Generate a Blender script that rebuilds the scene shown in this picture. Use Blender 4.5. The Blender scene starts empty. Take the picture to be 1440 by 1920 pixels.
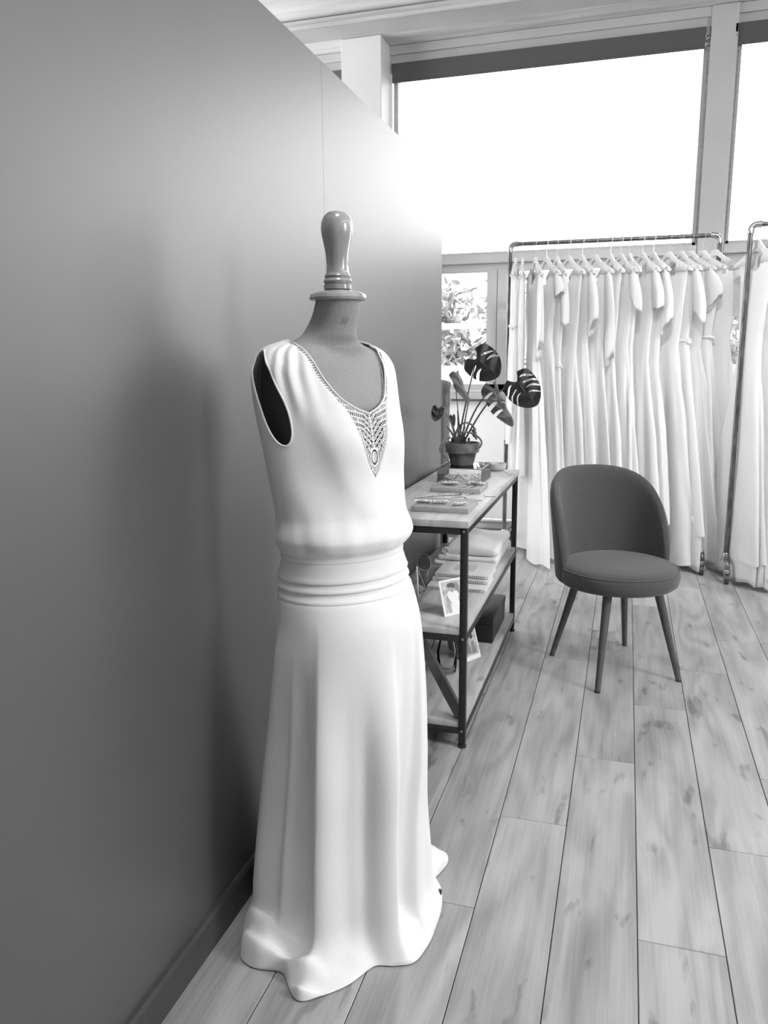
import bpy, bmesh, math, random
from math import sin, cos, pi, radians as R, sqrt, atan2, exp
from mathutils import Vector, Matrix, noise
random.seed(7)
S = bpy.context.scene
COL = S.collection

# ------------------------------------------------------------ camera
F_PX = 1482.0; CAM_H = 1.35
_dY = Vector((458, 290, -1482)).normalized()
_dX = Vector((4956, -250, 1482)); _dX = (_dX - _dX.dot(_dY) * _dY).normalized()
_dZ = _dX.cross(_dY)
M3 = Matrix((_dX, _dY, _dZ))
cd = bpy.data.cameras.new('camera'); cam = bpy.data.objects.new('camera', cd); COL.objects.link(cam)
cd.sensor_fit = 'VERTICAL'; cd.sensor_height = 36; cd.sensor_width = 27; cd.lens = F_PX * 36 / 1920
cd.clip_start = .02
mw = M3.to_4x4(); mw.translation = (0, 0, CAM_H); cam.matrix_world = mw
S.camera = cam
CAMP = Vector((0, 0, CAM_H))
def at(px, py, Y=None, z=None, x=None):          # a surveyed point: where the sight line meets a real plane
    d = M3 @ Vector((px - 720, 960 - py, -F_PX))
    if Y is not None: t = Y / d.y
    elif z is not None: t = (z - CAM_H) / d.z
    else: t = x / d.x
    return CAMP + d * t

# ------------------------------------------------------------ world and lights
w = bpy.data.worlds.new('overcast_sky'); S.world = w; w.use_nodes = True
bg = w.node_tree.nodes['Background']; bg.inputs[0].default_value = (1, 1, 1, 1); bg.inputs[1].default_value = 5.0
def area(name, loc, tgt, sx, sy, power):
    l = bpy.data.lights.new(name, 'AREA'); l.shape = 'RECTANGLE'; l.size = sx; l.size_y = sy; l.energy = power
    o = bpy.data.objects.new(name, l); COL.objects.link(o); o.location = loc
    o.rotation_euler = (Vector(tgt) - Vector(loc)).to_track_quat('-Z', 'Y').to_euler(); return o
area('assumed_side_light', (3.9, 1.25, 2.7), (-.6, 1.75, .9), 1.0, 1.0, 96)  # added area lamp standing in for daylight from an assumed, unseen side window
area('assumed_overhead_light', (-.25, 1.15, 3.85), (-.3, 1.25, 0), .6, .6, 30)  # added overhead lamp, assumed from the shaded neck; no fixture is modelled
def spot(name, loc, tgt, power, ang):
    l = bpy.data.lights.new(name, 'SPOT'); l.energy = power; l.spot_size = R(ang); l.spot_blend = .9; l.shadow_soft_size = .12
    o = bpy.data.objects.new(name, l); COL.objects.link(o); o.location = loc
    o.rotation_euler = (Vector(tgt) - Vector(loc)).to_track_quat('-Z', 'Y').to_euler()
spot('added_fill_spot', (.2, 2.3, 3.75), (-.25, 5.3, 1.15), 300, 42)  # added fill, no fixture there: brightens the fronts of the hanging gowns
spot('added_fill_spot', (1.7, 2.4, 3.75), (.75, 5.2, 1.1), 300, 42)  # second added fill for the gowns, further right
spot('added_fill_spot', (1.5, 2.5, 3.75), (-.62, 3.35, .6), 110, 30)  # added fill aimed at the console to lift its shelves
S.view_settings.view_transform = 'Standard'; S.view_settings.look = 'None'
S.view_settings.gamma = 1; S.view_settings.use_curve_mapping = False
S.view_settings.exposure = 0.13

# ------------------------------------------------------------ materials
MATS = {}
def nt(name):
    m = bpy.data.materials.new(name); m.use_nodes = True; MATS[name] = m
    return m, m.node_tree, m.node_tree.nodes['Principled BSDF']
def mix_col(t, fac, a, b):
    n = t.nodes.new('ShaderNodeMix'); n.data_type = 'RGBA'
    t.links.new(fac, n.inputs[0]); n.inputs[6].default_value = (a, a, a, 1); n.inputs[7].default_value = (b, b, b, 1)
    return n.outputs[2]
def noise_mat(name, lo, hi, scale=(20, 20, 20), rough=.6, metal=0, bump=0, detail=4, spec=.5, coords='Object', sheen=0, stretch=None, coat=0):
    m, t, p = nt(name)
    tc = t.nodes.new('ShaderNodeTexCoord'); mp = t.nodes.new('ShaderNodeMapping'); mp.inputs['Scale'].default_value = scale
    n = t.nodes.new('ShaderNodeTexNoise'); n.inputs['Scale'].default_value = 1; n.inputs['Detail'].default_value = detail
    t.links.new(tc.outputs[coords], mp.inputs[0]); t.links.new(mp.outputs[0], n.inputs['Vector'])
    r = t.nodes.new('ShaderNodeValToRGB'); r.color_ramp.elements[0].position = .3; r.color_ramp.elements[1].position = .7
    r.color_ramp.elements[0].color = (lo, lo, lo, 1); r.color_ramp.elements[1].color = (hi, hi, hi, 1)
    t.links.new(n.outputs[0], r.inputs[0]); t.links.new(r.outputs[0], p.inputs['Base Color'])
    p.inputs['Roughness'].default_value = rough; p.inputs['Metallic'].default_value = metal
    p.inputs['Specular IOR Level'].default_value = spec; p.inputs['Sheen Weight'].default_value = sheen
    p.inputs['Coat Weight'].default_value = coat
    if bump:
        b = t.nodes.new('ShaderNodeBump'); b.inputs['Strength'].default_value = bump; b.inputs['Distance'].default_value = .01
        t.links.new(n.outputs[0], b.inputs['Height']); t.links.new(b.outputs[0], p.inputs['Normal'])
    return m
noise_mat('partition_paint', .048, .056, (3, 3, 3), rough=.52, spec=1.0, coat=1)
MATS['partition_paint'].node_tree.nodes['Principled BSDF'].inputs['Coat Roughness'].default_value = .40
noise_mat('baseboard_paint', .045, .06, (6, 6, 6), rough=.4)
noise_mat('white_paint', .74, .8, (2, 2, 2), rough=.5)
noise_mat('room_paint', .3, .34, (2, 2, 2), rough=.6)
noise_mat('grey_frame', .55, .6, (4, 4, 4), rough=.5)
noise_mat('dark_frame', .1, .13, (4, 4, 4), rough=.5)
noise_mat('gap_black', .01, .014, rough=.8)
noise_mat('concrete', .5, .8, (.8, 9, 9), rough=.85, bump=.4, coords='Generated' if False else 'Object')
noise_mat('board_concrete', .5, .8, (1.2, 14, 14), rough=.8, bump=.3)
noise_mat('beam_face_shaded', .38, .5, (1.5, 5, 5), rough=.8)  # concrete darkened: shade on the beam's front is put into the colour
noise_mat('pot_rim_clay', .1, .24, (22, 22, 30), rough=.9, bump=.2)
noise_mat('blind_fabric', .1, .12, (90, 90, 90), rough=.85)
noise_mat('crepe', .8, .84, (300, 300, 300), rough=.55, spec=.3, sheen=.25, bump=.03)
noise_mat('lace_thread', .82, .88, (500, 500, 500), rough=.7, bump=.3)
noise_mat('linen', .27, .33, (260, 260, 260), rough=.85, bump=.15)
noise_mat('arm_plate', .05, .06, (30, 30, 30), rough=.6)
noise_mat('varnished_wood', .26, .46, (30, 30, 5), rough=.18, coat=.8)
noise_mat('ink', .2, .25, rough=.8)
noise_mat('black_metal', .012, .02, (60, 60, 60), rough=.38, bump=.05)
noise_mat('pipe_metal', .07, .2, (40, 40, 12), rough=.35, metal=.6)
noise_mat('fitting_metal', .3, .45, (50, 50, 50), rough=.3, metal=.8)
noise_mat('rubber', .03, .05, rough=.5)
noise_mat('chair_felt', .06, .085, (220, 220, 220), rough=.95, sheen=.25, bump=.25)
noise_mat('leg_paint', .075, .1, (40, 40, 40), rough=.45)
noise_mat('hanger_wood', .62, .72, (60, 60, 60), rough=.4)
noise_mat('wire', .6, .7, rough=.3, metal=.5)
noise_mat('terracotta', .04, .13, (22, 22, 30), rough=.9, bump=.2)
noise_mat('soil', .01, .05, (90, 90, 90), rough=1, bump=.6)
noise_mat('leaf_dark', .022, .04, (25, 25, 25), rough=.42)
noise_mat('leaf_mid', .12, .18, (25, 25, 25), rough=.5)
noise_mat('stem', .1, .16, (60, 60, 60), rough=.5)
noise_mat('vine', .16, .26, (60, 60, 60), rough=.6)
noise_mat('brass', .25, .4, (40, 40, 40), rough=.3, metal=.8)
noise_mat('silver', .6, .8, (90, 90, 90), rough=.2, metal=.9)
noise_mat('dark_bead', .03, .08, (90, 90, 90), rough=.3)
noise_mat('petal', .7, .85, (90, 90, 90), rough=.6)
noise_mat('slate_board', .3, .4, (30, 30, 30), rough=.8, bump=.1)
noise_mat('ceramic', .5, .56, (30, 30, 30), rough=.5)
noise_mat('towel', .84, .92, (160, 160, 160), rough=.95, bump=.35, sheen=.3)
noise_mat('paper', .74, .8, (30, 30, 30), rough=.6)
noise_mat('print_bg', .3, .62, (60, 60, 60), rough=.4)
noise_mat('print_white', .74, .82, (60, 60, 60), rough=.4)
noise_mat('print_skin', .3, .4, (60, 60, 60), rough=.4)
noise_mat('print_hair', .03, .07, (60, 60, 60), rough=.4)
noise_mat('print_mid', .16, .26, (60, 60, 60), rough=.4)
noise_mat('box_black', .008, .012, (20, 20, 20), rough=.4)
noise_mat('foliage', .14, .5, (6, 6, 6), rough=.5)
noise_mat('bark', .18, .3, (20, 20, 20), rough=.9)
noise_mat('outdoor_ground', .5, .6, (2, 2, 2), rough=.9)
noise_mat('outdoor_white', .8, .85, (2, 2, 2), rough=.8)
noise_mat('outdoor_wall', .55, .65, (1, 1, 1), rough=.9)

def fabric_mat(name, a, tr):
    m, t, p = nt(name)
    p.inputs['Base Color'].default_value = (a, a, a, 1); p.inputs['Roughness'].default_value = .7
    tl = t.nodes.new('ShaderNodeBsdfTranslucent'); tl.inputs[0].default_value = (a, a, a, 1)
    n = t.nodes.new('ShaderNodeTexNoise'); n.inputs['Scale'].default_value = 70; n.inputs['Detail'].default_value = 3
    tc = t.nodes.new('ShaderNodeTexCoord'); t.links.new(tc.outputs['Object'], n.inputs['Vector'])
    b = t.nodes.new('ShaderNodeBump'); b.inputs['Strength'].default_value = .12 if 'lace' not in name else .7; b.inputs['Distance'].default_value = .004
    t.links.new(n.outputs[0], b.inputs['Height']); t.links.new(b.outputs[0], p.inputs['Normal'])
    mx = t.nodes.new('ShaderNodeMixShader'); mx.inputs[0].default_value = tr
    t.links.new(p.outputs[0], mx.inputs[1]); t.links.new(tl.outputs[0], mx.inputs[2])
    t.links.new(mx.outputs[0], t.nodes['Material Output'].inputs[0]); return m
fabric_mat('gown_satin', .9, .45); fabric_mat('gown_chiffon', .92, .52); fabric_mat('gown_lace', .92, .5)
fabric_mat('spandrel_frost', .68, .8)

def glass_mat(name, refl, tint=.97):
    m, t, p = nt(name)
    t.nodes.remove(p)
    tr = t.nodes.new('ShaderNodeBsdfTransparent'); tr.inputs[0].default_value = (tint, tint, tint, 1)
    gl = t.nodes.new('ShaderNodeBsdfGlossy'); gl.inputs['Roughness'].default_value = .02
    fr = t.nodes.new('ShaderNodeFresnel'); fr.inputs[0].default_value = 1.35 + refl
    mx = t.nodes.new('ShaderNodeMixShader'); t.links.new(fr.outputs[0], mx.inputs[0])
    t.links.new(tr.outputs[0], mx.inputs[1]); t.links.new(gl.outputs[0], mx.inputs[2])
    t.links.new(mx.outputs[0], t.nodes['Material Output'].inputs[0])
glass_mat('pane_glass', .0); glass_mat('box_glass', .08, .985); glass_mat('vase_glass', -.15, .97)

def wood_mat(name, lo, hi, axis='y', perobj=True, rough=.42, gs=1.0):
    m, t, p = nt(name); L = t.links.new
    geo = t.nodes.new('ShaderNodeNewGeometry'); oi = t.nodes.new('ShaderNodeObjectInfo')
    add = t.nodes.new('ShaderNodeVectorMath'); add.operation = 'ADD'
    cmb = t.nodes.new('ShaderNodeCombineXYZ')
    mul = t.nodes.new('ShaderNodeMath'); mul.operation = 'MULTIPLY'; mul.inputs[1].default_value = 37.0 if perobj else 0
    L(oi.outputs['Random'], mul.inputs[0]); L(mul.outputs[0], cmb.inputs[0]); L(mul.outputs[0], cmb.inputs[1]); L(mul.outputs[0], cmb.inputs[2])
    L(geo.outputs['Position'], add.inputs[0]); L(cmb.outputs[0], add.inputs[1])
    def nz(sc, det, dist=0, rgh=.5):
        mp = t.nodes.new('ShaderNodeMapping'); mp.inputs['Scale'].default_value = sc if axis == 'y' else (sc[1], sc[0], sc[2])
        L(add.outputs[0], mp.inputs[0]); n = t.nodes.new('ShaderNodeTexNoise'); n.inputs['Scale'].default_value = 1
        n.inputs['Detail'].default_value = det; n.inputs['Distortion'].default_value = dist; n.inputs['Roughness'].default_value = rgh
        L(mp.outputs[0], n.inputs['Vector']); return n.outputs[0]
    big = nz((7 * gs, 1.0 * gs, 3), 1.5, .3)          # cathedral field
    k = t.nodes.new('ShaderNodeMath'); k.operation = 'MULTIPLY'; k.inputs[1].default_value = 34; L(big, k.inputs[0])
    sn = t.nodes.new('ShaderNodeMath'); sn.operation = 'SINE'; L(k.outputs[0], sn.inputs[0])
    fine = nz((120 * gs, 3.0 * gs, 8), 3)
    blot = nz((9 * gs, 2.2 * gs, 3), 3, .6)
    knot = nz((15 * gs, 4.5 * gs, 3), 4, .35)
    def madd(a, f, b):
        n = t.nodes.new('ShaderNodeMath'); n.operation = 'MULTIPLY_ADD'; L(a, n.inputs[0]); n.inputs[1].default_value = f
        if isinstance(b, float): n.inputs[2].default_value = b
        else: L(b, n.inputs[2])
        return n.outputs[0]
    v = madd(sn.outputs[0], .10, .13)
    v = madd(fine, .34, v); v = madd(blot, .80, v)
    kr = t.nodes.new('ShaderNodeMapRange'); kr.inputs[1].default_value = .61; kr.inputs[2].default_value = .74; L(knot, kr.inputs[0])
    v = madd(kr.outputs[0], -.55, v)
    rnd = madd(oi.outputs['Random'], .12, v) if perobj else v
    rp = t.nodes.new('ShaderNodeValToRGB'); e = rp.color_ramp.elements; e[0].position = .32; e[1].position = 1.0
    e[0].color = (lo, lo, lo, 1); e[1].color = (hi, hi, hi, 1); L(rnd, rp.inputs[0]); L(rp.outputs[0], p.inputs['Base Color'])
    p.inputs['Roughness'].default_value = rough
    b = t.nodes.new('ShaderNodeBump'); b.inputs['Strength'].default_value = .12; b.inputs['Distance'].default_value = .002
    L(fine, b.inputs['Height']); L(b.outputs[0], p.inputs['Normal'])
wood_mat('floor_wood', .15, .44)
wood_mat('shelf_wood', .25, .56, perobj=True, gs=1.3)
wood_mat('brace_wood', .04, .11, axis='x', gs=1.5)
noise_mat('subfloor', .04, .06, rough=.9)

# ------------------------------------------------------------ mesh helpers
class MB:
    def __init__(s): s.v = []; s.f = []
    def add(s, vs, fs):
        o = len(s.v); s.v += [tuple(v) for v in vs]; s.f += [tuple(i + o for i in f) for f in fs]; return s
    def box(s, a, b, ch=0):
        x0, y0, z0 = a; x1, y1, z1 = b
        if ch <= 0:
            vs = [(x, y, z) for z in (z0, z1) for y in (y0, y1) for x in (x0, x1)]
            return s.add(vs, [(0, 2, 3, 1), (4, 5, 7, 6), (0, 1, 5, 4), (2, 6, 7, 3), (0, 4, 6, 2), (1, 3, 7, 5)])
        bm = bmesh.new(); vv = [bm.verts.new((x, y, z)) for z in (z0, z1) for y in (y0, y1) for x in (x0, x1)]
        for f in [(0, 2, 3, 1), (4, 5, 7, 6), (0, 1, 5, 4), (2, 6, 7, 3), (0, 4, 6, 2), (1, 3, 7, 5)]: bm.faces.new([vv[i] for i in f])
        bmesh.ops.bevel(bm, geom=bm.edges[:], offset=ch, segments=2, affect='EDGES', profile=.5)
        bm.verts.index_update(); s.add([v.co[:] for v in bm.verts], [[v.index for v in f.verts] for f in bm.faces]); bm.free(); return s
    def obox(s, c, ax, ay, az, hx, hy, hz, ch=0):    # oriented box
        m = MB(); m.box((-hx, -hy, -hz), (hx, hy, hz), ch)
        c = Vector(c); ax, ay, az = Vector(ax).normalized(), Vector(ay).normalized(), Vector(az).normalized()
        return s.add([c + ax * v[0] + ay * v[1] + az * v[2] for v in m.v], m.f)
    def beam(s, a, b, wd, th, up=(0, 0, 1)):
        a, b = Vector(a), Vector(b); d = (b - a); L = d.length; d.normalize(); up = Vector(up)
        sd = d.cross(up).normalized(); up = sd.cross(d)
        return s.obox((a + b) / 2, d, sd, up, L / 2, wd / 2, th / 2)
    def tube(s, pts, r, n=8, cap=True, closed=False):
        pts = [Vector(p) for p in pts]; N = len(pts)
        if isinstance(r, (int, float)): r = [r] * N
        prev = None; vs = []
        for i, p in enumerate(pts):
            if closed: d = pts[(i + 1) % N] - pts[i - 1]
            else: d = pts[min(i + 1, N - 1)] - pts[max(i - 1, 0)]
            d = d.normalized() if d.length > 1e-9 else Vector((0, 0, 1))
            if prev is None:
                prev = d.orthogonal().normalized()
            prev = (prev - d * prev.dot(d)); prev = prev.normalized() if prev.length > 1e-6 else d.orthogonal().normalized()
            q = d.cross(prev)
            vs += [p + (prev * cos(2 * pi * k / n) + q * sin(2 * pi * k / n)) * r[i] for k in range(n)]
        fs = []
        for i in range(N if closed else N - 1):
            j = (i + 1) % N
            for k in range(n): fs.append((i * n + k, i * n + (k + 1) % n, j * n + (k + 1) % n, j * n + k))
        if cap and not closed: fs.append(tuple(range(n))[::-1]); fs.append(tuple((N - 1) * n + k for k in range(n)))
        return s.add(vs, fs)
    def lathe(s, c, prof, n=32, cap=True):
        c = Vector(c); vs = []
        for r, z in prof: vs += [c + Vector((r * cos(2 * pi * k / n), r * sin(2 * pi * k / n), z)) for k in range(n)]
        fs = []
        for i in range(len(prof) - 1):
            for k in range(n): fs.append((i * n + k, i * n + (k + 1) % n, (i + 1) * n + (k + 1) % n, (i + 1) * n + k))
        if cap: fs.append(tuple(range(n))[::-1]); fs.append(tuple((len(prof) - 1) * n + k for k in range(n)))
        return s.add(vs, fs)
    def ball(s, c, r, n=8, sz=(1, 1, 1)):
        c = Vector(c); prof = []; m = max(4, n // 2)
        vs = []; fs = []
        for i in range(m + 1):
            th = pi * i / m; rr = max(sin(th), .02)
            vs += [c + Vector((r * sz[0] * rr * cos(2 * pi * k / n), r * sz[1] * rr * sin(2 * pi * k / n), -r * sz[2] * cos(th))) for k in range(n)]
        for i in range(m):
            for k in range(n): fs.append((i * n + k, i * n + (k + 1) % n, (i + 1) * n + (k + 1) % n, (i + 1) * n + k))
        fs.append(tuple(range(n))[::-1]); fs.append(tuple(m * n + k for k in range(n)))
        return s.add(vs, fs)
    def poly(s, pts, th=0, nrm=(0, 0, 1)):
        n = Vector(nrm).normalized() * th; a = [Vector(p) for p in pts]; N = len(a)
        if th == 0: return s.add(a, [tuple(range(N))])
        return s.add(a + [p + n for p in a], [tuple(range(N))[::-1], tuple(range(N, 2 * N))] + [(i, (i + 1) % N, (i + 1) % N + N, i + N) for i in range(N)])

def empty(name, loc, label, cat, group=None, kind=None):
    o = bpy.data.objects.new(name, None); COL.objects.link(o); o.location = loc; o.empty_display_size = .05
    tag(o, label, cat, group, kind); return o
def tag(o, label=None, cat=None, group=None, kind=None):
    if label: o['label'] = label
    if cat: o['category'] = cat
    if group: o['group'] = group
    if kind: o['kind'] = kind
    return o
def wloc(p):
    v = Vector((0, 0, 0))
    while p is not None: v += p.location; p = p.parent
    return v
def obj(name, mb, mat, parent=None, smooth=True, solid=0, origin=None, ang=40):
    off = wloc(parent) if parent else Vector((0, 0, 0))
    o0 = Vector(origin) if origin is not None else (Vector((0, 0, 0)) if parent else None)
    if parent is None and origin is None:
        xs = [v[0] for v in mb.v]; ys = [v[1] for v in mb.v]; zs = [v[2] for v in mb.v]
        o0 = Vector(((min(xs) + max(xs)) / 2, (min(ys) + max(ys)) / 2, min(zs)))
    elif parent and origin is not None: o0 = Vector(origin) - off
    base = off + o0
    me = bpy.data.meshes.new(name); me.from_pydata([(v[0] - base.x, v[1] - base.y, v[2] - base.z) for v in mb.v], [], mb.f); me.update()
    me.materials.append(MATS[mat])
    if smooth:
        me.polygons.foreach_set('use_smooth', [True] * len(me.polygons))
        if ang: me.set_sharp_from_angle(angle=R(ang))
    o = bpy.data.objects.new(name, me); COL.objects.link(o); o.location = o0
    if parent: o.parent = parent
    if solid:
        md = o.modifiers.new('thickness', 'SOLIDIFY'); md.thickness = solid; md.offset = 0
    return o
def interp(tab, x, col=1):
    rows = sorted(tab, key=lambda r: r[0])
    if x <= rows[0][0]: return rows[0][col]
    for a, b in zip(rows, rows[1:]):
        if x <= b[0]:
            t = (x - a[0]) / (b[0] - a[0]); return a[col] + (b[col] - a[col]) * t
    return rows[-1][col]
def sinterp(tab, x, col=1):      # smooth (Catmull-Rom / Hermite)
    rows = tab; n = len(rows)
    if x <= rows[0][0]: return rows[0][col]
    if x >= rows[-1][0]: return rows[-1][col]
    for i in range(n - 1):
        if x <= rows[i + 1][0]:
            x0, x1 = rows[i][0], rows[i + 1][0]; h = x1 - x0; t = (x - x0) / h
            def slope(j):
                a, b = max(j - 1, 0), min(j + 1, n - 1)
                return (rows[b][col] - rows[a][col]) / (rows[b][0] - rows[a][0])
            m0, m1 = slope(i) * h, slope(i + 1) * h; y0, y1 = rows[i][col], rows[i + 1][col]
            return (2*t**3-3*t*t+1)*y0 + (t**3-2*t*t+t)*m0 + (-2*t**3+3*t*t)*y1 + (t**3-t*t)*m1
def st(name, mb, mat, parent=None, smooth=False, label=None):
    o = obj(name, mb, mat, parent, smooth)
    if parent is None: o['kind'] = 'structure'
    return o
def sm(e0, e1, x):
    t = min(1, max(0, (x - e0) / (e1 - e0))); return t * t * (3 - 2 * t)

# ------------------------------------------------------------ room shell
XW = -.874; YW = 6.15
fl = st('floor', MB().box((-4.5, -3.2, -.06), (4.2, 6.6, -.006)), 'subfloor')
L = 1.343; PW = .1945
joint = {-1: 1.742, 0: 2.166, 1: 2.602, 2: 1.741, 3: 2.172, 4: 2.611}
meshes = {}
def plank(x0, y0, x1, y1):
    g = .0011; key = (round(x1 - x0, 4), round(y1 - y0, 4))
    if key not in meshes:
        hx, hy = (x1 - x0) / 2 - g, (y1 - y0) / 2 - g * .6; c = .0012
        m = MB(); vs = [(-hx, -hy, -.006), (hx, -hy, -.006), (hx, hy, -.006), (-hx, hy, -.006),
                        (-hx, -hy, -c), (hx, -hy, -c), (hx, hy, -c), (-hx, hy, -c),
                        (-hx + c, -hy + c, 0), (hx - c, -hy + c, 0), (hx - c, hy - c, 0), (-hx + c, hy - c, 0)]
        fs = [(0, 1, 5, 4), (1, 2, 6, 5), (2, 3, 7, 6), (3, 0, 4, 7), (4, 5, 9, 8), (5, 6, 10, 9), (6, 7, 11, 10), (7, 4, 8, 11), (8, 9, 10, 11)]
        me = bpy.data.meshes.new('plank'); me.from_pydata(vs, [], fs); me.materials.append(MATS['floor_wood']); meshes[key] = me
    o = bpy.data.objects.new('plank', meshes[key]); COL.objects.link(o); o.parent = fl
    o.location = Vector(((x0 + x1) / 2, (y0 + y1) / 2, 0)) - fl.location
for k in range(-7, 14):
    x0 = -.302 + PW * k; x1 = x0 + PW
    if k in joint: j = joint[k]
    else: j = 1.2 + random.random() * L
    y = j - L * math.ceil((j + 1.0) / L)
    while y < 6.1:
        plank(x0, y, x1, min(y + L, 6.2)); y += L

# painted partition: two boards with a joint, on a low skirting
pw = st('wall_left', MB().box((XW - .09, -2.6, .0), (XW - .006, 3.846, 2.178)), 'partition_paint')
for a, b in ((-2.6, -.4), (-.4, 2.288), (2.288, 3.85)):
    o = obj('panel', MB().box((XW - .006, a + .0007, .0), (XW, b - .0007, 2.182), 0), 'partition_paint', pw, smooth=False)
bb = MB(); 
for (x0, x1, z0, z1) in ((XW + .0002, XW + .013, 0, .082),):
    vs = []; fs = []
    prof = [(XW + .0002, 0.001), (XW + .014, 0.001), (XW + .014, .078), (XW + .009, .086), (XW + .0002, .087)]
    for y in (-2.6, 3.85): vs += [(p[0], y, p[1]) for p in prof]
    bb.add(vs, [(0, 1, 6, 5), (1, 2, 7, 6), (2, 3, 8, 7), (3, 4, 9, 8), (4, 3, 2, 1, 0), (5, 6, 7, 8, 9)])
st('baseboard_left', bb, 'baseboard_paint')

# window wall
wx0, wx1 = -3.9, 3.3
column = st('trim_1', MB().box((-2.08, 5.85, 0), (-1.78, 6.149, 3.6), .004), 'white_paint')
st('wall_back', MB().box((wx0, 6.15, 3.6), (wx1, 6.42, 4.0)).box((wx0, 6.15, 3.485), (wx1, 6.3, 3.6)), 'white_paint')
hd = MB().box((wx0, 6.075, 3.54), (-2.082, 6.149, 3.598)).box((-1.778, 6.075, 3.54), (wx1, 6.149, 3.598))
hd.box((wx0, 6.1, 3.485), (-2.082, 6.149, 3.54)).box((-1.778, 6.1, 3.485), (wx1, 6.149, 3.54))
st('trim_2', hd, 'grey_frame')
# concrete beam over the windows, its ledge and the slab
st('trim_8', MB().box((-4.4, 5.845, 3.60), (3.3, 5.8495, 3.69)), 'beam_face_shaded')  # thin sheet carrying the painted shade, so the soffit looks brighter
beam = st('trim_3', MB().box((-4.4, 5.85, 3.601), (3.3, 6.149, 3.69)), 'board_concrete')
ledge = st('trim_4', MB().box((-4.4, 5.815, 3.691), (3.3, 5.95, 3.712)).box((-4.4, 5.83, 3.714), (3.3, 5.95, 3.75)), 'concrete')
cl = MB(); nx = 24
prof = [(5.9, 3.752), (5.78, 3.775), (5.6, 3.80), (5.2, 3.83), (4.6, 3.86), (3, 3.88), (-3.2, 3.88)]
vs = [(x, y, z) for y, z in prof for x in (-4.4, 3.3)] + [(x, y, 4.05) for y in (5.9, -3.2) for x in (-4.4, 3.3)]
n = len(prof); fs = [(2*i, 2*i+1, 2*i+3, 2*i+2) for i in range(n-1)] + [(2*n, 2*n+2, 2*n+3, 2*n+1), (0, 2*n, 2*n+1, 1), (2*n-2, 2*n-1, 2*n+3, 2*n+2)]
cl.add(vs, fs); st('ceiling', cl, 'concrete', smooth=True)
# big fixed windows with roller blinds above, casements and frosted spandrels below
def window(idx, x0, x1):
    fr = MB()
    for a, b in ((x0, x0 + .032), (x1 - .032, x1)): fr.box((a, 6.12, 2.11), (b, 6.2, 3.485))
    fr.box((x0, 6.12, 2.106), (x1, 6.2, 2.13))
    wnd = st('window_%d' % idx, fr, 'grey_frame')
    obj('glass_pane', MB().box((x0 + .01, 6.175, 2.12), (x1 - .01, 6.18, 3.48)), 'pane_glass', wnd, False)
    bl = empty('roller_blind', ((x0 + x1) / 2, 6.08, 3.353), 'dark grey roller blind rolled up above the ' + ('wide middle window' if idx == 2 else 'window right of the grey post' if idx == 3 else 'window behind the partition'), 'blind', 'roller blinds')
    b = MB().box((x0 + .004, 6.07, 3.353), (x1 - .03, 6.078, 3.478)); obj('blind_fabric', b, 'blind_fabric', bl, False)
    obj('roller', MB().tube([(x0 + .006, 6.094, 3.452), (x1 - .032, 6.094, 3.452)], .0155, 12), 'blind_fabric', bl)
    obj('bottom_bar', MB().box((x0 + .004, 6.066, 3.346), (x1 - .03, 6.082, 3.3565), .002), 'blind_fabric', bl, False)
    for xx in ((x1 - .028, x1 - .006), (x0 - .001, x0 + .003)) if idx != 3 else ((x0 - .02, x0 - .002),):
        k = obj('bracket', MB().box((xx[0], 6.06, 3.42), (xx[1], 6.1, 3.475), .002).box((xx[0] + .002, 6.075, 3.365), (xx[1] + .004, 6.1, 3.385), .001)
                .tube([(xx[0] + .006, 6.06, 3.40), (xx[1], 6.06, 3.41)], .006, 8), 'fitting_metal', bl, False)
    return wnd
window(1, -3.8, -2.085); window(2, -1.766, .415); window(3, .585, 3.0)
post = MB().box((.418, 6.06, 0), (.583, 6.2, 3.598), .003); st('trim_5', post, 'grey_frame')
st('trim_6', MB().box((.404, 6.085, 2.11), (.417, 6.12, 3.36)).box((.5845, 6.085, 2.11), (.5975, 6.12, 3.36)), 'fitting_metal')
def lower(idx, x0, x1, stiles):
    r = MB().box((x0, 6.07, 2.045), (x1, 6.2, 2.106), .003).box((x0, 6.11, 1.99), (x1, 6.2, 2.044)).box((x0, 6.1, 1.105), (x1, 6.2, 1.155)).box((x0, 6.09, 1.042), (x1, 6.2, 1.098))
    for a, b in stiles: r.box((a, 6.1, 1.1), (b, 6.2, 2.0), .002)
    wn = st('window_%d' % idx, r, 'grey_frame')
    obj('sill', MB().box((x0, 6.075, 1.026), (x1, 6.2, 1.04)), 'dark_frame', wn, False)
    obj('glass_pane', MB().box((x0, 6.17, 1.12), (x1, 6.175, 2.0)), 'pane_glass', wn, False)
    sp = obj('spandrel_panel', MB().box((x0, 6.149, .1), (x1, 6.17, 1.025)), 'spandrel_frost', wn, False)
    return wn
lower(4, -3.8, -2.085, [(-3.8, -3.7), (-2.2, -2.085)])
lower(5, -1.775, .416, [(-1.775, -1.66), (-1.04, -.964), (-.960, -.89), (-.12, -.06), (.33, .416)])
lower(6, .585, 3.0, [(.585, .62), (1.6, 1.72)])
st('baseboard_back', MB().box((-3.9, 6.125, .0), (3.3, 6.2, .078)).box((-3.9, 6.11, .079), (3.3, 6.2, .088)), 'grey_frame')
st('trim_7', MB().box((-1.77, 5.83, .0), (-.55, 6.1, .03), .002), 'dark_frame')
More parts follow.
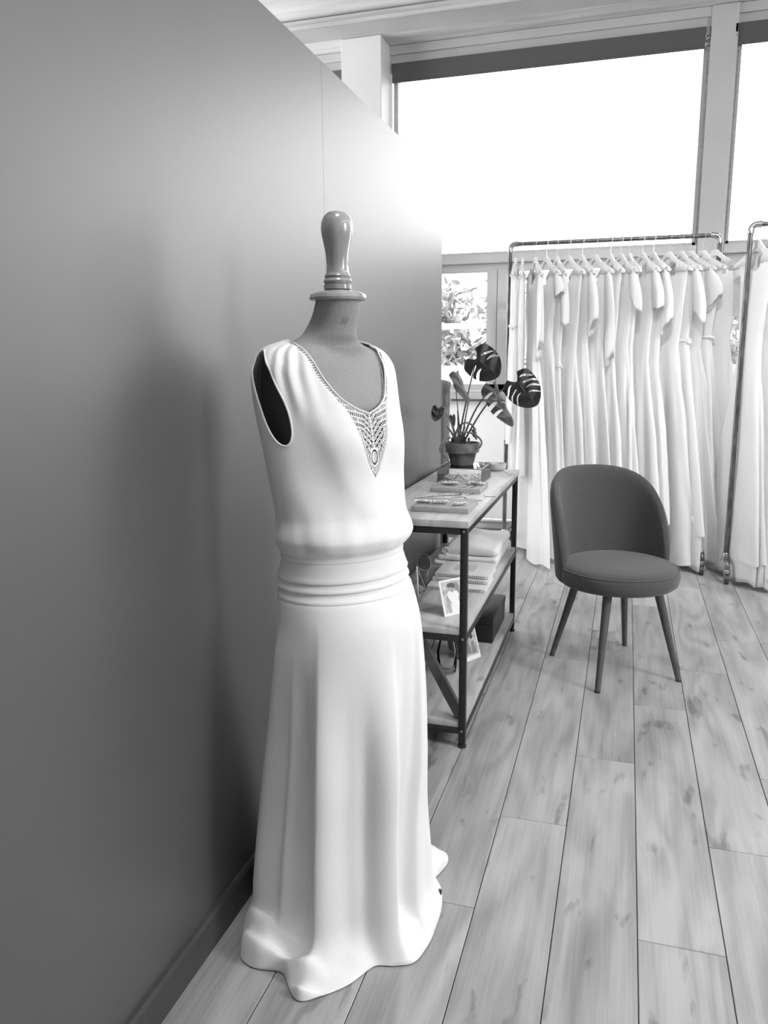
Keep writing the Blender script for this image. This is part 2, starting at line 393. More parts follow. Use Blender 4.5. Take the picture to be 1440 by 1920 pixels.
# the rest of the room, beyond the frame: side wall with an assumed window opening for the side light, back wall
sw = MB().box((4.1, -3.2, 0), (4.2, 6.4, 1.6)).box((4.1, -3.2, 3.1), (4.2, 6.4, 4.0)).box((4.1, 1.9, 1.6), (4.2, 6.4, 3.1)).box((4.1, -3.2, 1.6), (4.2, .4, 3.1))
st('wall_right', sw, 'room_paint')
st('wall_front', MB().box((-4.5, -3.3, 0), (4.2, -3.2, 4.0)), 'room_paint')
st('wall_side', MB().box((-4.6, -3.2, 0), (-4.5, 3.0, 4.0)), 'room_paint')

# ------------------------------------------------------------ outdoors
st('ground', MB().box((-30, 6.6, -.4), (30, 60, -.3)), 'outdoor_ground')
pz = at(880, 686, Y=7.6).z
tag(obj('garden_wall', MB().box((-8, 7.6, -.3), (6, 7.8, pz), .01), 'outdoor_white'), 'low white garden wall outside, below the shrubs', 'wall')
z1 = at(870, 617, Y=7.2).z; z2 = at(870, 606, Y=7.2).z
rl = empty('garden_railing', (-1, 7.2, -.3), 'white rail seen through the casement window, crossing the shrubs', 'railing')
obj('rail', MB().box((-7, 7.18, z1), (6, 7.22, z2), .004), 'outdoor_white', rl)
for x in (-4, -2.2, -.4, 1.4, 3.2): obj('rail_post', MB().box((x, 7.185, -.3), (x + .04, 7.215, z1)), 'outdoor_white', rl)
bd = empty('distant_building', (at(836, 560, Y=34).x, 34, -.3), 'pale distant building with rows of small dark windows', 'building')
c = at(836, 562, Y=34)
obj('wall', MB().box((c.x - 1.1, 34, -.3), (c.x + .4, 38, c.z + .5)), 'outdoor_wall', bd, False)
for i in range(4):
    for j in range(5):
        q = MB().box((c.x - .35 + i * .17, 33.95, c.z - .5 + j * .17), (c.x - .26 + i * .17, 33.99, c.z - .42 + j * .17)); obj('window', q, 'dark_frame', bd, False)
def leaf_fan(mb, p, d, up, ln, wd):
    d = d.normalized(); s_ = d.cross(up).normalized(); u = s_.cross(d)
    pts = [p, p + d * ln * .35 + s_ * wd - u * ln * .02, p + d * ln * .75 + s_ * wd * .7 - u * ln * .1, p + d * ln - u * ln * .2,
           p + d * ln * .75 - s_ * wd * .7 - u * ln * .1, p + d * ln * .35 - s_ * wd - u * ln * .02, p + d * ln * .5 + u * ln * .05]
    mb.add(pts, [(0, 1, 6), (1, 2, 6), (2, 3, 6), (3, 4, 6), (4, 5, 6), (5, 0, 6)])
def shrub(x, y, h, w_, label, seed, nl):
    rg = random.Random(seed)
    t = empty('garden_shrub', (x, y, -.3), label, 'shrub', 'shrubs beyond the casement windows')
    br = MB(); lf = MB()
    for i in range(9):
        a = rg.uniform(0, 2 * pi); p = Vector((x, y, -.3)); pts = [p]
        tz = h * rg.uniform(.6, 1)
        for k in range(1, 6):
            pts.append(Vector((x + cos(a) * w_ * (k / 5) ** 1.4 + rg.uniform(-.06, .06), y + sin(a) * w_ * .5 * (k / 5) + rg.uniform(-.05, .05), -.3 + tz * k / 5)))
        br.tube(pts, [.022, .018, .014, .011, .008, .004], 6)
        for q in range(nl):
            f = rg.uniform(.25, 1); i0 = min(4, int(f * 5)); b = pts[i0].lerp(pts[i0 + 1], f * 5 - i0)
            b = b + Vector((rg.gauss(0, .13), rg.gauss(0, .1), rg.gauss(0, .12)))
            b.z = min(b.z, 1.33 + y * .106)
            if b.y < 6.75: b.y = 6.75 + rg.random() * .2
            leaf_fan(lf, b, Vector((rg.uniform(-1, 1), rg.uniform(-.6, .6), rg.uniform(-1, .6))), Vector((rg.uniform(-1, 1), rg.uniform(-1, 1), rg.uniform(-.3, 1))).normalized(), rg.uniform(.08, .17), rg.uniform(.015, .035))
    obj('branches', br, 'bark', t)
    o = obj('foliage', lf, 'foliage', t, True, ang=0); o['kind'] = 'stuff'
shrub(-1.6, 8.6, 2.55, .6, 'leafy shrub outside, seen through the casement pane left of the gown rack', 1, 260)
shrub(-.95, 9.3, 2.55, .5, 'leafy shrub outside, half hidden by the left post of the gown rack', 2, 100)
shrub(.2, 8.8, 2.55, .5, 'leafy shrub outside, behind the hangers in the middle of the rack', 3, 70)
shrub(1.1, 8.5, 2.55, .35, 'leafy shrub outside, seen between the two gown racks', 4, 200)
shrub(2.1, 8.9, 2.55, .5, 'leafy shrub outside, behind the right-hand rack', 5, 60)

# ------------------------------------------------------------ dress form and the displayed gown
C = Vector((-.612, 1.67, 0)); TH = R(40); su, sv = cos(TH), sin(TH)
FD = Vector((sin(R(60)), -cos(R(60)), 0)); UD = Vector((cos(R(60)), sin(R(60)), 0))
# z, half width as seen, centre as seen, depth
DT = [(-.02, .23, -.018, .23), (.15, .216, -.012, .216), (.294, .203, -.008, .203), (.434, .194, .001, .19), (.571, .184, .010, .172), (.704, .171, .016, .152),
      (.769, .162, .017, .143), (.821, .157, .010, .137), (.853, .152, .005, .132), (.90, .145, .004, .126), (.93, .140, .004, .122),
      (.947, .151, .007, .133), (.968, .156, .008, .137), (1.015, .148, .0, .13), (1.084, .152, -.008, .129), (1.169, .160, -.015, .138),
      (1.252, .162, -.024, .132), (1.321, .158, -.029, .11), (1.344, .150, -.029, .099), (1.366, .137, -.033, .088), (1.378, .120, -.036, .079), (1.387, .098, -.034, .07), (1.394, .082, -.028, .064), (1.404, .066, -.02, .058)]
FT = [(.78, .13, .005, .11), (.853, .14, .005, .12), (.96, .13, .0, .115), (1.03, .125, -.004, .11), (1.084, .135, -.008, .092), (1.169, .150, -.015, .094), (1.215, .152, -.02, .108),
      (1.252, .153, -.024, .122), (1.321, .149, -.029, .101), (1.344, .141, -.029, .09), (1.366, .128, -.033, .079), (1.374, .114, -.036, .072), (1.381, .093, -.034, .064), (1.389, .076, -.028, .058),
      (1.40, .063, -.02, .055), (1.42, .055, -.013, .052), (1.445, .051, -.004, .05), (1.475, .0485, .002, .0485)]
def dims(tab, z):
    hw, c_, b = sinterp(tab, z, 1), sinterp(tab, z, 2), sinterp(tab, z, 3)
    a = sqrt(max(hw * hw - (b * sv) ** 2, 1e-5)) / su
    return a, b, c_ / sv
def bust(u, z, s=1):
    g = 0
    for s_ in (-1, 1): g += .016 * exp(-((u - s_ * .075) / .05) ** 2 - ((z - 1.19) / .055) ** 2)
    g -= .006 * exp(-(u / .03) ** 2 - ((z - 1.17) / .06) ** 2)
    return g * s
def surf(tab, al, z, off=0, bs=1):
    a, b, cv = dims(tab, z); a += off; b += off
    u = a * sin(al); v = b * cos(al)
    f = max(0, cos(al)) ** .7 if cos(al) > 0 else 0
    if 1.0 < z < 1.4: v += bust(u, z, bs) * f
    return u, v + cv
def W(u, v, z): return C + UD * u + FD * v + Vector((0, 0, z))
# --- form
form = empty('dress_form', (C.x, C.y, 0), 'linen tailor\'s dress form with a turned wooden neck knob, wearing the white gown', 'mannequin')
mb = MB(); NA = 96; zs = [.78 + (1.475 - .78) * i / 110 for i in range(111)]
CLIP = .139
for z in zs:
    for k in range(NA):
        u, v = surf(FT, 2 * pi * k / NA, z)
        mb.v.append(tuple(W(max(-CLIP, min(CLIP, u)), v, z)))
for i in range(len(zs) - 1):
    for k in range(NA): mb.f.append((i*NA+k, i*NA+(k+1) % NA, (i+1)*NA+(k+1) % NA, (i+1)*NA+k))
mb.f.append(tuple(range(NA))[::-1]); mb.f.append(tuple((len(zs)-1)*NA + k for k in range(NA)))
mb.f = [f[::-1] for f in mb.f]
torso = obj('torso', mb, 'linen', form)
for s_ in (-1, 1):
    ring = []
    for k in range(40):
        t = 2 * pi * k / 40; vv = -.032 + (.056 if s_ < 0 else .04) * cos(t) * (1 - .25 * (sin(t) > 0) * sin(t)); zz = 1.268 + .108 * sin(t)
        ring.append(W(s_ * (CLIP + (.002 if s_ < 0 else -.006)), vv - .018 * sin(t), zz))
    pm = MB(); pm.poly(ring, .007, UD * s_); o = obj('arm_plate', pm, 'arm_plate', form, True, ang=30); 
o['label'] = 'dark oval armhole plate'
nc = C + UD * 0 + FD * .003
nb = Vector((nc.x, nc.y, 0))
obj('neck_cap', MB().lathe(nb, [(.050, 1.4745), (.0605, 1.476), (.0625, 1.481), (.060, 1.488), (.052, 1.4925), (.036, 1.4955), (.03, 1.497)], 48), 'varnished_wood', form)
obj('neck_knob', MB().lathe(nb, [(.027, 1.4972), (.0305, 1.499), (.0305, 1.508), (.027, 1.510), (.029, 1.5115), (.0312, 1.516), (.029, 1.5205), (.0265, 1.522), (.028, 1.5235), (.0285, 1.527), (.026, 1.531),
     (.0245, 1.534), (.0235, 1.548), (.0252, 1.572), (.0285, 1.59), (.0325, 1.608), (.0342, 1.622), (.0335, 1.636), (.029, 1.648), (.020, 1.6565), (.008, 1.660), (.0005, 1.6605)], 40), 'varnished_wood', form)
# stand under the gown
obj('stand_pole', MB().tube([(C.x, C.y, .09), (C.x, C.y, .80)], .014, 12), 'black_metal', form)
for a in (22, 142, 262):
    d = Vector((cos(R(a)), sin(R(a)), 0)); pts = [C + d * r + Vector((0, 0, z)) for r, z in ((.0, .16), (.05, .13), (.12, .06), (.2, .02), (.238, .012))]
    obj('leg', MB().tube(pts, [.011, .011, .01, .009, .008], 8), 'black_metal', form)
# size marking on the neck
def surf_text(body, px, py, size, parent, tab, zc, mat):
    cu = bpy.data.curves.new('txt', 'FONT'); cu.body = body; cu.size = size; cu.align_x = 'CENTER'; cu.resolution_u = 2
    to = bpy.data.objects.new('txt', cu); COL.objects.link(to); bpy.context.view_layer.update()
    me = to.evaluated_get(bpy.context.evaluated_depsgraph_get()).to_mesh()
    vs = [v.co.copy() for v in me.vertices]; fs = [tuple(p.vertices) for p in me.polygons]
    to.to_mesh_clear(); COL.objects.unlink(to); bpy.data.objects.remove(to); bpy.data.curves.remove(cu)
    a, b, cv = dims(tab, zc); m = MB(); out = []
    for v in vs:
        al = px + v.x / ((a + b) / 2); z = zc + v.y
        u, w2 = surf(tab, al, z, .0006); out.append(W(u, w2, z))
    m.add(out, fs); return m
try:
    obj('size_number', surf_text('38', R(-12), 0, .018, form, FT, 1.425, 'ink'), 'ink', form, False)['label'] = 'faint size number 38 stamped on the neck'
except Exception as ex: print('text', ex)

# --- gown
gown = empty('wedding_gown', (C.x, C.y, 0), 'full-length white sleeveless gown with lace V-neck, displayed on the dress form', 'dress')
UN = [(1.236, 0), (1.245, .026), (1.256, .046), (1.27, .063), (1.30, .082), (1.33, .094), (1.36, .101), (1.38, .104), (1.41, .108)]
def un(z): return sinterp(UN, z)
UO = [(1.098, .0), (1.108, .008), (1.13, .02), (1.17, .036), (1.21, .047), (1.245, .059), (1.258, .068), (1.275, .079), (1.30, .0935), (1.33, .1045), (1.36, .111), (1.38, .114), (1.41, .118)]
def uo(z): return sinterp(UO, z) if z > 1.098 else -1
AV = lambda z: -.018 - .40 * (z - 1.27)
ARM = lambda v, z: ((v - AV(z)) / .034) ** 2 + ((z - 1.272) / .099) ** 2
def bod_disp(al, z):
    d = 0; al = (al + pi) % (2 * pi) - pi
    # gathers hanging from the shoulder seams
    for s_ in (-1, 1):
        c0 = s_ * .95
        d += .0042 * sin((al - c0) * 27 + 1) * exp(-((al - c0) / .33) ** 2) * sm(1.20, 1.35, z) * (1 - sm(1.375, 1.392, z))
    k = 1 - sm(.955, 1.10, z)
    d += k * (.0014 * sin(al * 7 + .6) + .0008 * sin(al * 13 + 1.3) + .0004 * sin(al * 22)) * sm(.925, .95, z)
    d += .004 * sm(.95, 1.05, z) * (1 - sm(1.15, 1.3, z)) * sin(al * 5 + 2 + z * 6)
    d += .0025 * noise.noise(Vector((cos(al) * 1.6, sin(al) * 1.6, z * 6)))
    # soft diagonal drape lines under the bust
    d += .004 * exp(-((al + .55 + (z - 1.15) * 2.2) / .16) ** 2) * sm(1.0, 1.12, z) * (1 - sm(1.2, 1.3, z))
    return d
mb = MB(); NB = 420; NZ = 330
zb0, zb1 = .920, 1.398
zz = [zb0 + (zb1 - zb0) * (i / NZ) for i in range(NZ + 1)]
grid = []
import bisect
for z in zz:
    tuck = 0
    row = []
    hs = .006 * sm(.985, .925, z)
    for k in range(NB):
        al = 2 * pi * k / NB
        # the bottom hem of the blouson rises towards the wearer's left
        u, v = surf(DT, al, z, bod_disp(al, z), .6)
        row.append((u, v, z))
    grid.append(row)
def keep(u, v, z, al):
    front = cos(al) > 0
    if front and z > 1.236 and abs(u) < un(z): return False
    if front and z > 1.099 and abs(u) < uo(z) - .0005: return False
    if not front and abs(u) < .1 * sqrt(max(0, (z - 1.355) / .04)): return False
    if z > 1.394: return False
    if abs(u) > .08 and ARM(v, z) < 1: return False
    return True
ids = {}
def vid(i, k):
    key = (i, k % NB)
    if key not in ids:
        u, v, z = grid[i][k % NB]
        # sag of the blouson around the hips
        dz = 0
        ids[key] = len(mb.v); mb.v.append(tuple(W(u, v, z + dz)))
    return ids[key]
for i in range(NZ):
    for k in range(NB):
        u, v, z = grid[i][k]; u2, v2, z2 = grid[i+1][(k+1) % NB]
        if keep((u+u2)/2, (v+v2)/2, (z+z2)/2, 2*pi*(k+.5)/NB): mb.f.append((vid(i, k), vid(i+1, k), vid(i+1, k+1), vid(i, k+1)))
obj('bodice', mb, 'crepe', gown, ang=0, solid=.0015)
# edgings
def front_al(u, z, tab=DT, off=0):
    a, b, cv = dims(tab, z); a += off; return math.asin(max(-1, min(1, u / a)))
def on_front(u, z, off=0):
    al = front_al(u, z); uu, vv = surf(DT, al, z, off + bod_disp(al, z), .6); return W(uu, vv, z)
for fn, zlo, r, nm in ((un, 1.236, .0019, 'neckline_edging'),):
    pts = []
    N = 60
    for s_ in (-1, 1):
        seg = []
        for i in range(N + 1):
            z = zlo + (1.39 - zlo) * (i / N) ** 1.6
            seg.append(on_front(s_ * fn(z), z, .001))
        pts = (seg[::-1] + pts) if s_ == -1 else (pts + seg[1:])
    # close over the back of the neck
    back = []
    obj(nm, MB().tube(pts, r, 6), 'lace_thread', gown)
for s_ in (-1, 1):
    ring = []
    for k in range(90):
        t = 2 * pi * k / 90; z = 1.272 + .099 * sin(t); v = AV(z) + .034 * cos(t)
        lo_, hi_ = 0.0, pi
        for _ in range(30):
            md_ = (lo_ + hi_) / 2
            if surf(DT, s_ * md_, z, bod_disp(s_ * md_ % (2 * pi), z), .6)[1] > v: lo_ = md_
            else: hi_ = md_
        u_, v_ = surf(DT, s_ * lo_, z, bod_disp(s_ * lo_ % (2 * pi), z) + .0004, .6); ring.append(W(u_, v_, z))
    obj('armhole_edging', MB().tube(ring, .0024, 6, closed=True), 'crepe', gown)
# lace insert: real openwork threads on the surface of the bodice
def lace_pat(u, z):
    """True where there is thread"""
    o = uo(z); i_ = un(z) if z > 1.236 else 0
    au = abs(u)
    if o - au < .0014: return True                 # outer cord
    if z > 1.236 and au - i_ < .0022: return True
    if z > 1.275:                                  # narrow ladder band along the neck edge
        t = (au - i_) / max(o - i_, 1e-4)
        return (z * 1000) % 5.2 > 3.3 or t < .25 or t > .8
    if z > 1.205 and au > (1.262 - z) * .62:       # slanting ladders fanning out from the V
        q = (z * 1.0 - au * .28) * 1000
        band = (q % 10.5)
        if band < 2.6: return True
        if int(q // 10.5) % 2: return (au * 1000) % 2.6 < 1.0
        return (au * 1000 + q * .3) % 5.0 < 1.6
    # diamond net along the two slanting sides
    if o - au < .0085:
        if o - au > .0072: return True
        p = (z * 1000) % 7.0; e_ = (o - au - .0014) / .0058 * 7.0
        return abs(p - e_) < 1.1 or abs(p - (7 - e_)) < 1.1
    # spine
    if z > 1.165:
        if au < .0008: return True
        q = (z + au * -.95) * 1000                 # leaf-like ribs
        b = q % 13.5
        if b < 7.6 and au > .0026: return b < 1.7 or b > 5.9 or (au * 1000) % 3.4 < 1.3
        return au < .0018 or (au * 1000 + q * .9) % 8 < 1.1
    # little urn shape
    rr = sqrt((u / .0125) ** 2 + ((z - 1.143) / .021) ** 2)
    if rr < 1: return rr > .80 or rr < .62 and (u * 1000) % 1.9 > .55
    for s_ in (-1, 1):
        r2 = sqrt((u - s_ * .013) ** 2 + (z - 1.163) ** 2)
        if .0035 < r2 < .0062: return True
    if z < 1.128:
        return abs((u * 1000 + z * 700) % 5 - 2.5) < .8 or abs((u * 1000 - z * 700) % 5 - 2.5) < .8
    return abs((u * 1000 + z * 1000) % 6 - 3) < .7 or abs((u * 1000 - z * 1000) % 6 - 3) < .7
mb = MB(); ids = {}; h = .0009
def lv(i, j):
    if (i, j) not in ids:
        u, z = i * h, 1.09 + j * h; ids[(i, j)] = len(mb.v); mb.v.append(tuple(on_front(u, z, -.0005)))
    return ids[(i, j)]
for j in range(int(.302 / h)):
    z = 1.09 + (j + .5) * h
    if z < 1.0995: continue
    o = uo(z); i_ = un(z) if z > 1.236 else 0
    m_ = int(o / h) + 1
    for i in range(-m_, m_):
        u = (i + .5) * h
        if abs(u) > o or abs(u) < i_: continue
        if lace_pat(u, z): mb.f.append((lv(i, j), lv(i+1, j), lv(i+1, j+1), lv(i, j+1)))
obj('lace_insert', mb, 'lace_thread', gown, ang=0, solid=.0012)['label'] = 'openwork lace insert tapering to a point below the V neck'
# lining of the gown just inside the lace (front only), dark in the shade
# --- waistband with pleats
def ring_surf(mbx, prof, n=200, rise=0.0):
    o = len(mbx.v)
    for z, off in prof:
        for k in range(n):
            al = 2 * pi * k / n; a, b, cv = dims(DT, max(z, .80)); q = off
            mbx.v.append(tuple(W((a + q) * sin(al), (b + q) * cos(al) + cv, z + rise * cos(al - 1.1))))
    for i in range(len(prof) - 1):
        for k in range(n): mbx.f.append((o+i*n+k, o+i*n+(k+1) % n, o+(i+1)*n+(k+1) % n, o+(i+1)*n+k))
wb = obj('waistband', ring_surf(MB(), [(.925, -.012), (.91, -.003), (.895, -.0015), (.878, -.001), (.868, .0015), (.862, .003), (.859, .0015), (.858, -.002), (.861, -.005)]) or None or MB(), 'crepe', gown) if False else None
for nm, prof in (('waistband', [(.945, -.014), (.932, -.004), (.915, -.002), (.896, -.001), (.886, .001), (.8795, .003), (.8765, .0015), (.8755, -.002), (.879, -.006)]),
                 ('waistband_fold', [(.888, -.006), (.880, -.003), (.870, -.001), (.863, .0015), (.8585, .0025), (.856, .001), (.8555, -.003), (.859, -.007)]),
                 ('waistband_fold', [(.868, -.008), (.860, -.0045), (.850, -.002), (.840, .000), (.8355, .0015), (.834, .0002), (.8345, -.004)])):
    m = MB(); ring_surf(m, prof); m.f = [f[::-1] for f in m.f]; obj(nm, m, 'crepe', gown, ang=0)
# --- skirt
HEM = [(-180, .245), (-150, .24), (-120, .24), (-95, .245), (-80, .252), (-63, .279), (-55, .302), (-47, .30), (-33, .272), (-20, .326), (-12, .305), (-2.5, .277), (14, .228), (25, .245), (34, .26), (47, .248),
       (65, .235), (87, .238), (99, .243), (106, .229), (111, .26), (117, .305), (123, .328), (128, .326), (136, .324), (150, .28), (180, .245)]
def wrap(x): return (x + 180) % 360 - 180
RIDGES = [  # psi at top, psi at floor, width left, width right, amplitude mid, amplitude floor, start z
    (-68, -62, 13, 12, .020, .030, .84), (-42, -40, 3.5, 4, .007, .012, .78), (-33, -29, 8, 6, -.020, -.030, .78), (15, 12, 14, 8, -.010, -.014, .7), (52, 41, 5, 7, -.010, -.020, .8), (-19, -14, 4.0, 15, .030, .044, .82), (6, 9, 6, 6, .003, .008, .7),
    (36, 30, 17, 4.5, .026, .042, .80), (72, 48, 2.5, 15, .020, .022, .86), (86, 78, 10, 14, .012, .022, .84),
    (118, 112, 12, 12, .014, .02, .78), (150, 150, 14, 12, .014, .02, .78), (-100, -98, 12, 12, .014, .014, .78), (-140, -138, 13, 13, .014, .014, .78), (178, 178, 13, 13, .014, .014, .78)]
def fold(psi, z):
    d = 0
    for p0, p1, wl, wr, am, af, zs_ in RIDGES:
        t = 1 - max(0, min(1, z / .8)); c = p0 + (p1 - p0) * t
        x = wrap(psi - c); w_ = wl if x < 0 else wr
        g = sm(zs_, .42, z); amp = g * (am + (af - am) * t)
        d += amp * exp(-(x / w_) ** 2)
    return d - .014 * sm(.8, .45, z)
def skirt_pt(psi, z, s=None):
    al = R(psi) - TH
    a, b, cv = dims(DT, z); f = fold(psi, z) + .0015 * noise.noise(Vector((psi * .05, z * 3, 1))) * sm(.8, .5, z) * 3
    return W((a + f) * sin(al), (b + f) * cos(al) + cv, z)
mb = MB(); NS = 360
zs = [.848, .842, .836, .828] + [.82 - i * (.82 - .13) / 72 for i in range(73)]
rows = []
for i, z in enumerate(zs):
    off = [-.006, -.003, -.0012, 0][i] if i < 4 else 0
    row = []
    for k in range(NS):
        psi = -180 + 360 * k / NS; p = skirt_pt(psi, z)
        if off: p = p + (Vector((C.x, C.y, z)) - p).normalized() * -off * -1 if False else p + (p - Vector((C.x, C.y, z))).normalized() * off
        row.append(p)
    rows.append(row)
NT = 34
LUMPS = [(-62, .245, 18, .03, .042), (-42, .262, 14, .022, .022), (-50, .29, 10, .014, .016), (-22, .262, 6, .02, .014), 
         (44, .205, 11, .022, .020), (62, .222, 14, .018, .02), (80, .215, 8, .02, .014), (118, .27, 9, .03, .03), (100, .225, 7, .015, .018), (6, .22, 10, .02, .006), (30, .235, 6, .02, .008)]
for j in range(1, NT + 1):
    t = j / NT; row = []
    for k in range(NS):
        psi = -180 + 360 * k / NS
        p0 = rows[len(zs) - 1][k]; d0 = Vector((p0.x - C.x, p0.y - C.y, 0)); r0 = d0.length; dr = d0.normalized()
        pv = wrap(math.degrees(atan2(dr.x * .939 + dr.y * .344, dr.x * .344 - dr.y * .939)))
        rh = sinterp(HEM, pv)
        fall = (1 - t) ** 1.9
        # hang a little further before spreading over the floor
        r = r0 + (.012 * t) + (rh - r0 - .012) * sm(.12, 1.0, t) ** 1.15
        z = .13 * fall + .003
        for pc, rc, wp, wr_, hh in LUMPS:
            x = wrap(pv - pc); z += hh * exp(-(x / wp) ** 2 - ((r - rc) / wr_) ** 2) * sm(.1, .7, t) * (1 - sm(.9, 1, t))
        if -72 < pv < -8: z += .011 * (1 + sin((r - .2) * 2 * pi / .05 + pv * .05)) * sm(-72, -58, pv) * (1 - sm(-22, -8, pv)) * sm(.25, .8, t) * (1 - sm(.85, 1, t))
        z += .004 * abs(noise.noise(Vector((cos(R(pv)) * r * 16, sin(R(pv)) * r * 16, 5)))) * sm(.3, .6, t) * (1 - sm(.9, 1, t))
        row.append(Vector((C.x, C.y, 0)) + dr * r + Vector((0, 0, z)))
    rows.append(row)
for r_ in rows: mb.v += [tuple(p) for p in r_]
for i in range(len(rows) - 1):
    for k in range(NS): mb.f.append((i*NS+k, i*NS+(k+1) % NS, (i+1)*NS+(k+1) % NS, (i+1)*NS+k))
mb.f = [f for f in mb.f]
obj('skirt', mb, 'crepe', gown, ang=0, solid=.0015)

# ------------------------------------------------------------ chair
def chair():
    c0 = Vector((0.0, 3.465, 0)); fd = Vector((.5, -.866, 0)); rd = Vector((.866, .5, 0))
    t = empty('upholstered_chair', c0, 'dark grey upholstered tub chair with round seat and splayed legs, before the gown rack', 'chair')
    def Q(r, be, z, oc=Vector((0, 0, 0))):   # be = angle from the back direction
        return c0 + oc + (-fd * cos(be) + rd * sin(be)) * r + Vector((0, 0, z))
    SR = .26
    m = MB(); n = 72
    prof = [(.0, .392), (.21, .390), (.240, .393), (.252, .404), (.257, .422), (.258, .446), (.255, .459), (.2505, .464), (.2485, .4625), (.246, .4665), (.236, .475), (.21, .483), (.155, .491), (.08, .495), (.0, .496)]
    m.lathe(c0, [(max(r, .001), z) for r, z in prof], n); obj('seat', m, 'chair_felt', t, ang=0)
    ptsr = [c0 + Vector((.2525 * cos(2*pi*k/90), .2525 * sin(2*pi*k/90), .4635)) for k in range(90)]
    obj('seat_piping', MB().tube(ptsr, .0028, 6, closed=True), 'chair_felt', t)
    # backrest shell
    BM = R(90); nb_, nh = 64, 22; vs = []; top = []
    outer, inner = [], []
    for i in range(nb_ + 1):
        q = -1 + 2 * i / nb_; be = BM * q
        hgt = .435 + .43 * (1 - abs(q) ** 2.7) ** .6
        zb = .398
        ro, ri = [], []
        for j in range(nh + 1):
            s = j / nh; z = zb + (hgt - zb) * s
            lean = .07 * max(0, (z - .45) / .4) * max(0, cos(be)) + .008 * (z - .4) / .4
            th = .046 * (1 - .0 * s); wob = sm(0, .12, 1 - abs(q)); 
            e_ = sqrt(max(0, 1 - ((s - .5) / .5) ** 8)) if s > .5 else sqrt(max(0, 1 - ((.5 - s) / .5) ** 12))
            ee = sqrt(max(0.0, 1 - abs(q) ** 14)) * e_
            rm = .243 + lean; h_ = th / 2 * max(ee, .05)
            ro.append(Q(rm + h_, be, z)); ri.append(Q(rm - h_, be, z))
        outer.append(ro); inner.append(ri)
    m = MB(); NH = nh + 1
    for ro, ri in zip(outer, inner): m.v += [tuple(p) for p in ro + ri]
    Wd = 2 * NH
    for i in range(nb_):
        for j in range(nh):
            a = i * Wd + j; m.f.append((a, a + Wd, a + Wd + 1, a + 1))
            b = a + NH; m.f.append((b, b + 1, b + Wd + 1, b + Wd))
        a = i * Wd + nh; m.f.append((a, a + Wd, a + Wd + NH, a + NH))
        a = i * Wd; m.f.append((a, a + NH, a + Wd + NH, a + Wd))
    for i in (0, nb_):
        for j in range(nh):
            a = i * Wd + j; m.f.append((a, a + 1, a + NH + 1, a + NH))
    bk = obj('backrest', m, 'chair_felt', t, ang=0)
    bm = bmesh.new(); bm.from_mesh(bk.data); bmesh.ops.recalc_face_normals(bm, faces=bm.faces); bm.to_mesh(bk.data); bm.free()
    feet = [Vector((-.055, 3.168, 0)), Vector((.27, 3.38, 0)), Vector((-.271, 3.54, 0)), Vector((.049, 3.761, 0))]
    for f in feet:
        d = (f - c0); topp = c0 + d * .60 + Vector((0, 0, .404))
        pts = [f + Vector((0, 0, .004)), f.lerp(topp, .5), topp]
        lg = obj('leg', MB().tube(pts, [.0115, .0155, .0195], 16), 'leg_paint', t)
        obj('foot_glide', MB().tube([f + Vector((0, 0, .0)), f + Vector((0, 0, .0045))], .0125, 16), 'rubber', lg)
chair()

# ------------------------------------------------------------ shelving console
SX0, SX1, SY0, SY1 = XW + .02, -.485, 2.545, 3.835
con = empty('shelf_console', ((SX0 + SX1) / 2, (SY0 + SY1) / 2, 0), 'black metal console with three pale wooden shelves against the partition', 'shelf')
PT = .024
for x in (SX0, SX1 - PT):
    for y in (SY0, SY1 - PT):
        p = obj('post', MB().box((x, y, .018), (x + PT, y + PT, .794), .0012), 'black_metal', con)
        obj('foot', MB().lathe((x + PT/2, y + PT/2, 0), [(.015, 0), (.016, .004), (.015, .01), (.008, .013), (.008, .018)], 20), 'black_metal', p)
for z in (.770, .392, .052):
    for y in (SY0, SY1 - PT): obj('rail', MB().box((SX0 + PT, y + .001, z), (SX1 - PT, y + PT - .001, z + .024), .001), 'black_metal', con)
    for x in (SX0, SX1 - PT): obj('rail', MB().box((x + .001, SY0 + PT, z), (x + PT - .001, SY1 - PT, z + .024), .001), 'black_metal', con)
for x, y in ((SX1 - PT / 2, SY0),):
    for z in (.782, .404, .064): obj('bolt', MB().tube([(x, y - .003, z), (x, y + .0005, z)], .0045, 10), 'fitting_metal', con)
obj('shelf_board', MB().box((SX0 - .005, SY0 - .006, .7945), (SX1 + .004, SY1 + .004, .818), .0015), 'shelf_wood', con)['label'] = 'top wooden board'
for z in (.4165, .0765): obj('shelf_board', MB().box((SX0 + .003, SY0 + .002, z), (SX1 - .003, SY1 - .002, z + .02), .0012), 'shelf_wood', con)
obj('cross_brace', MB().beam((-.665, SY0 + .035, .392), (-.505, SY0 + .035, .1), .034, .024, up=(0, 1, 0)), 'brace_wood', con, False)
obj('cross_brace', MB().beam((SX0 + .03, SY1 - .02, .11), (SX1 - .03, SY1 - .02, .385), .008, .02, up=(0, 1, 0)), 'black_metal', con, False)
TZ = .818; MZ = .4365; BZ = .0965

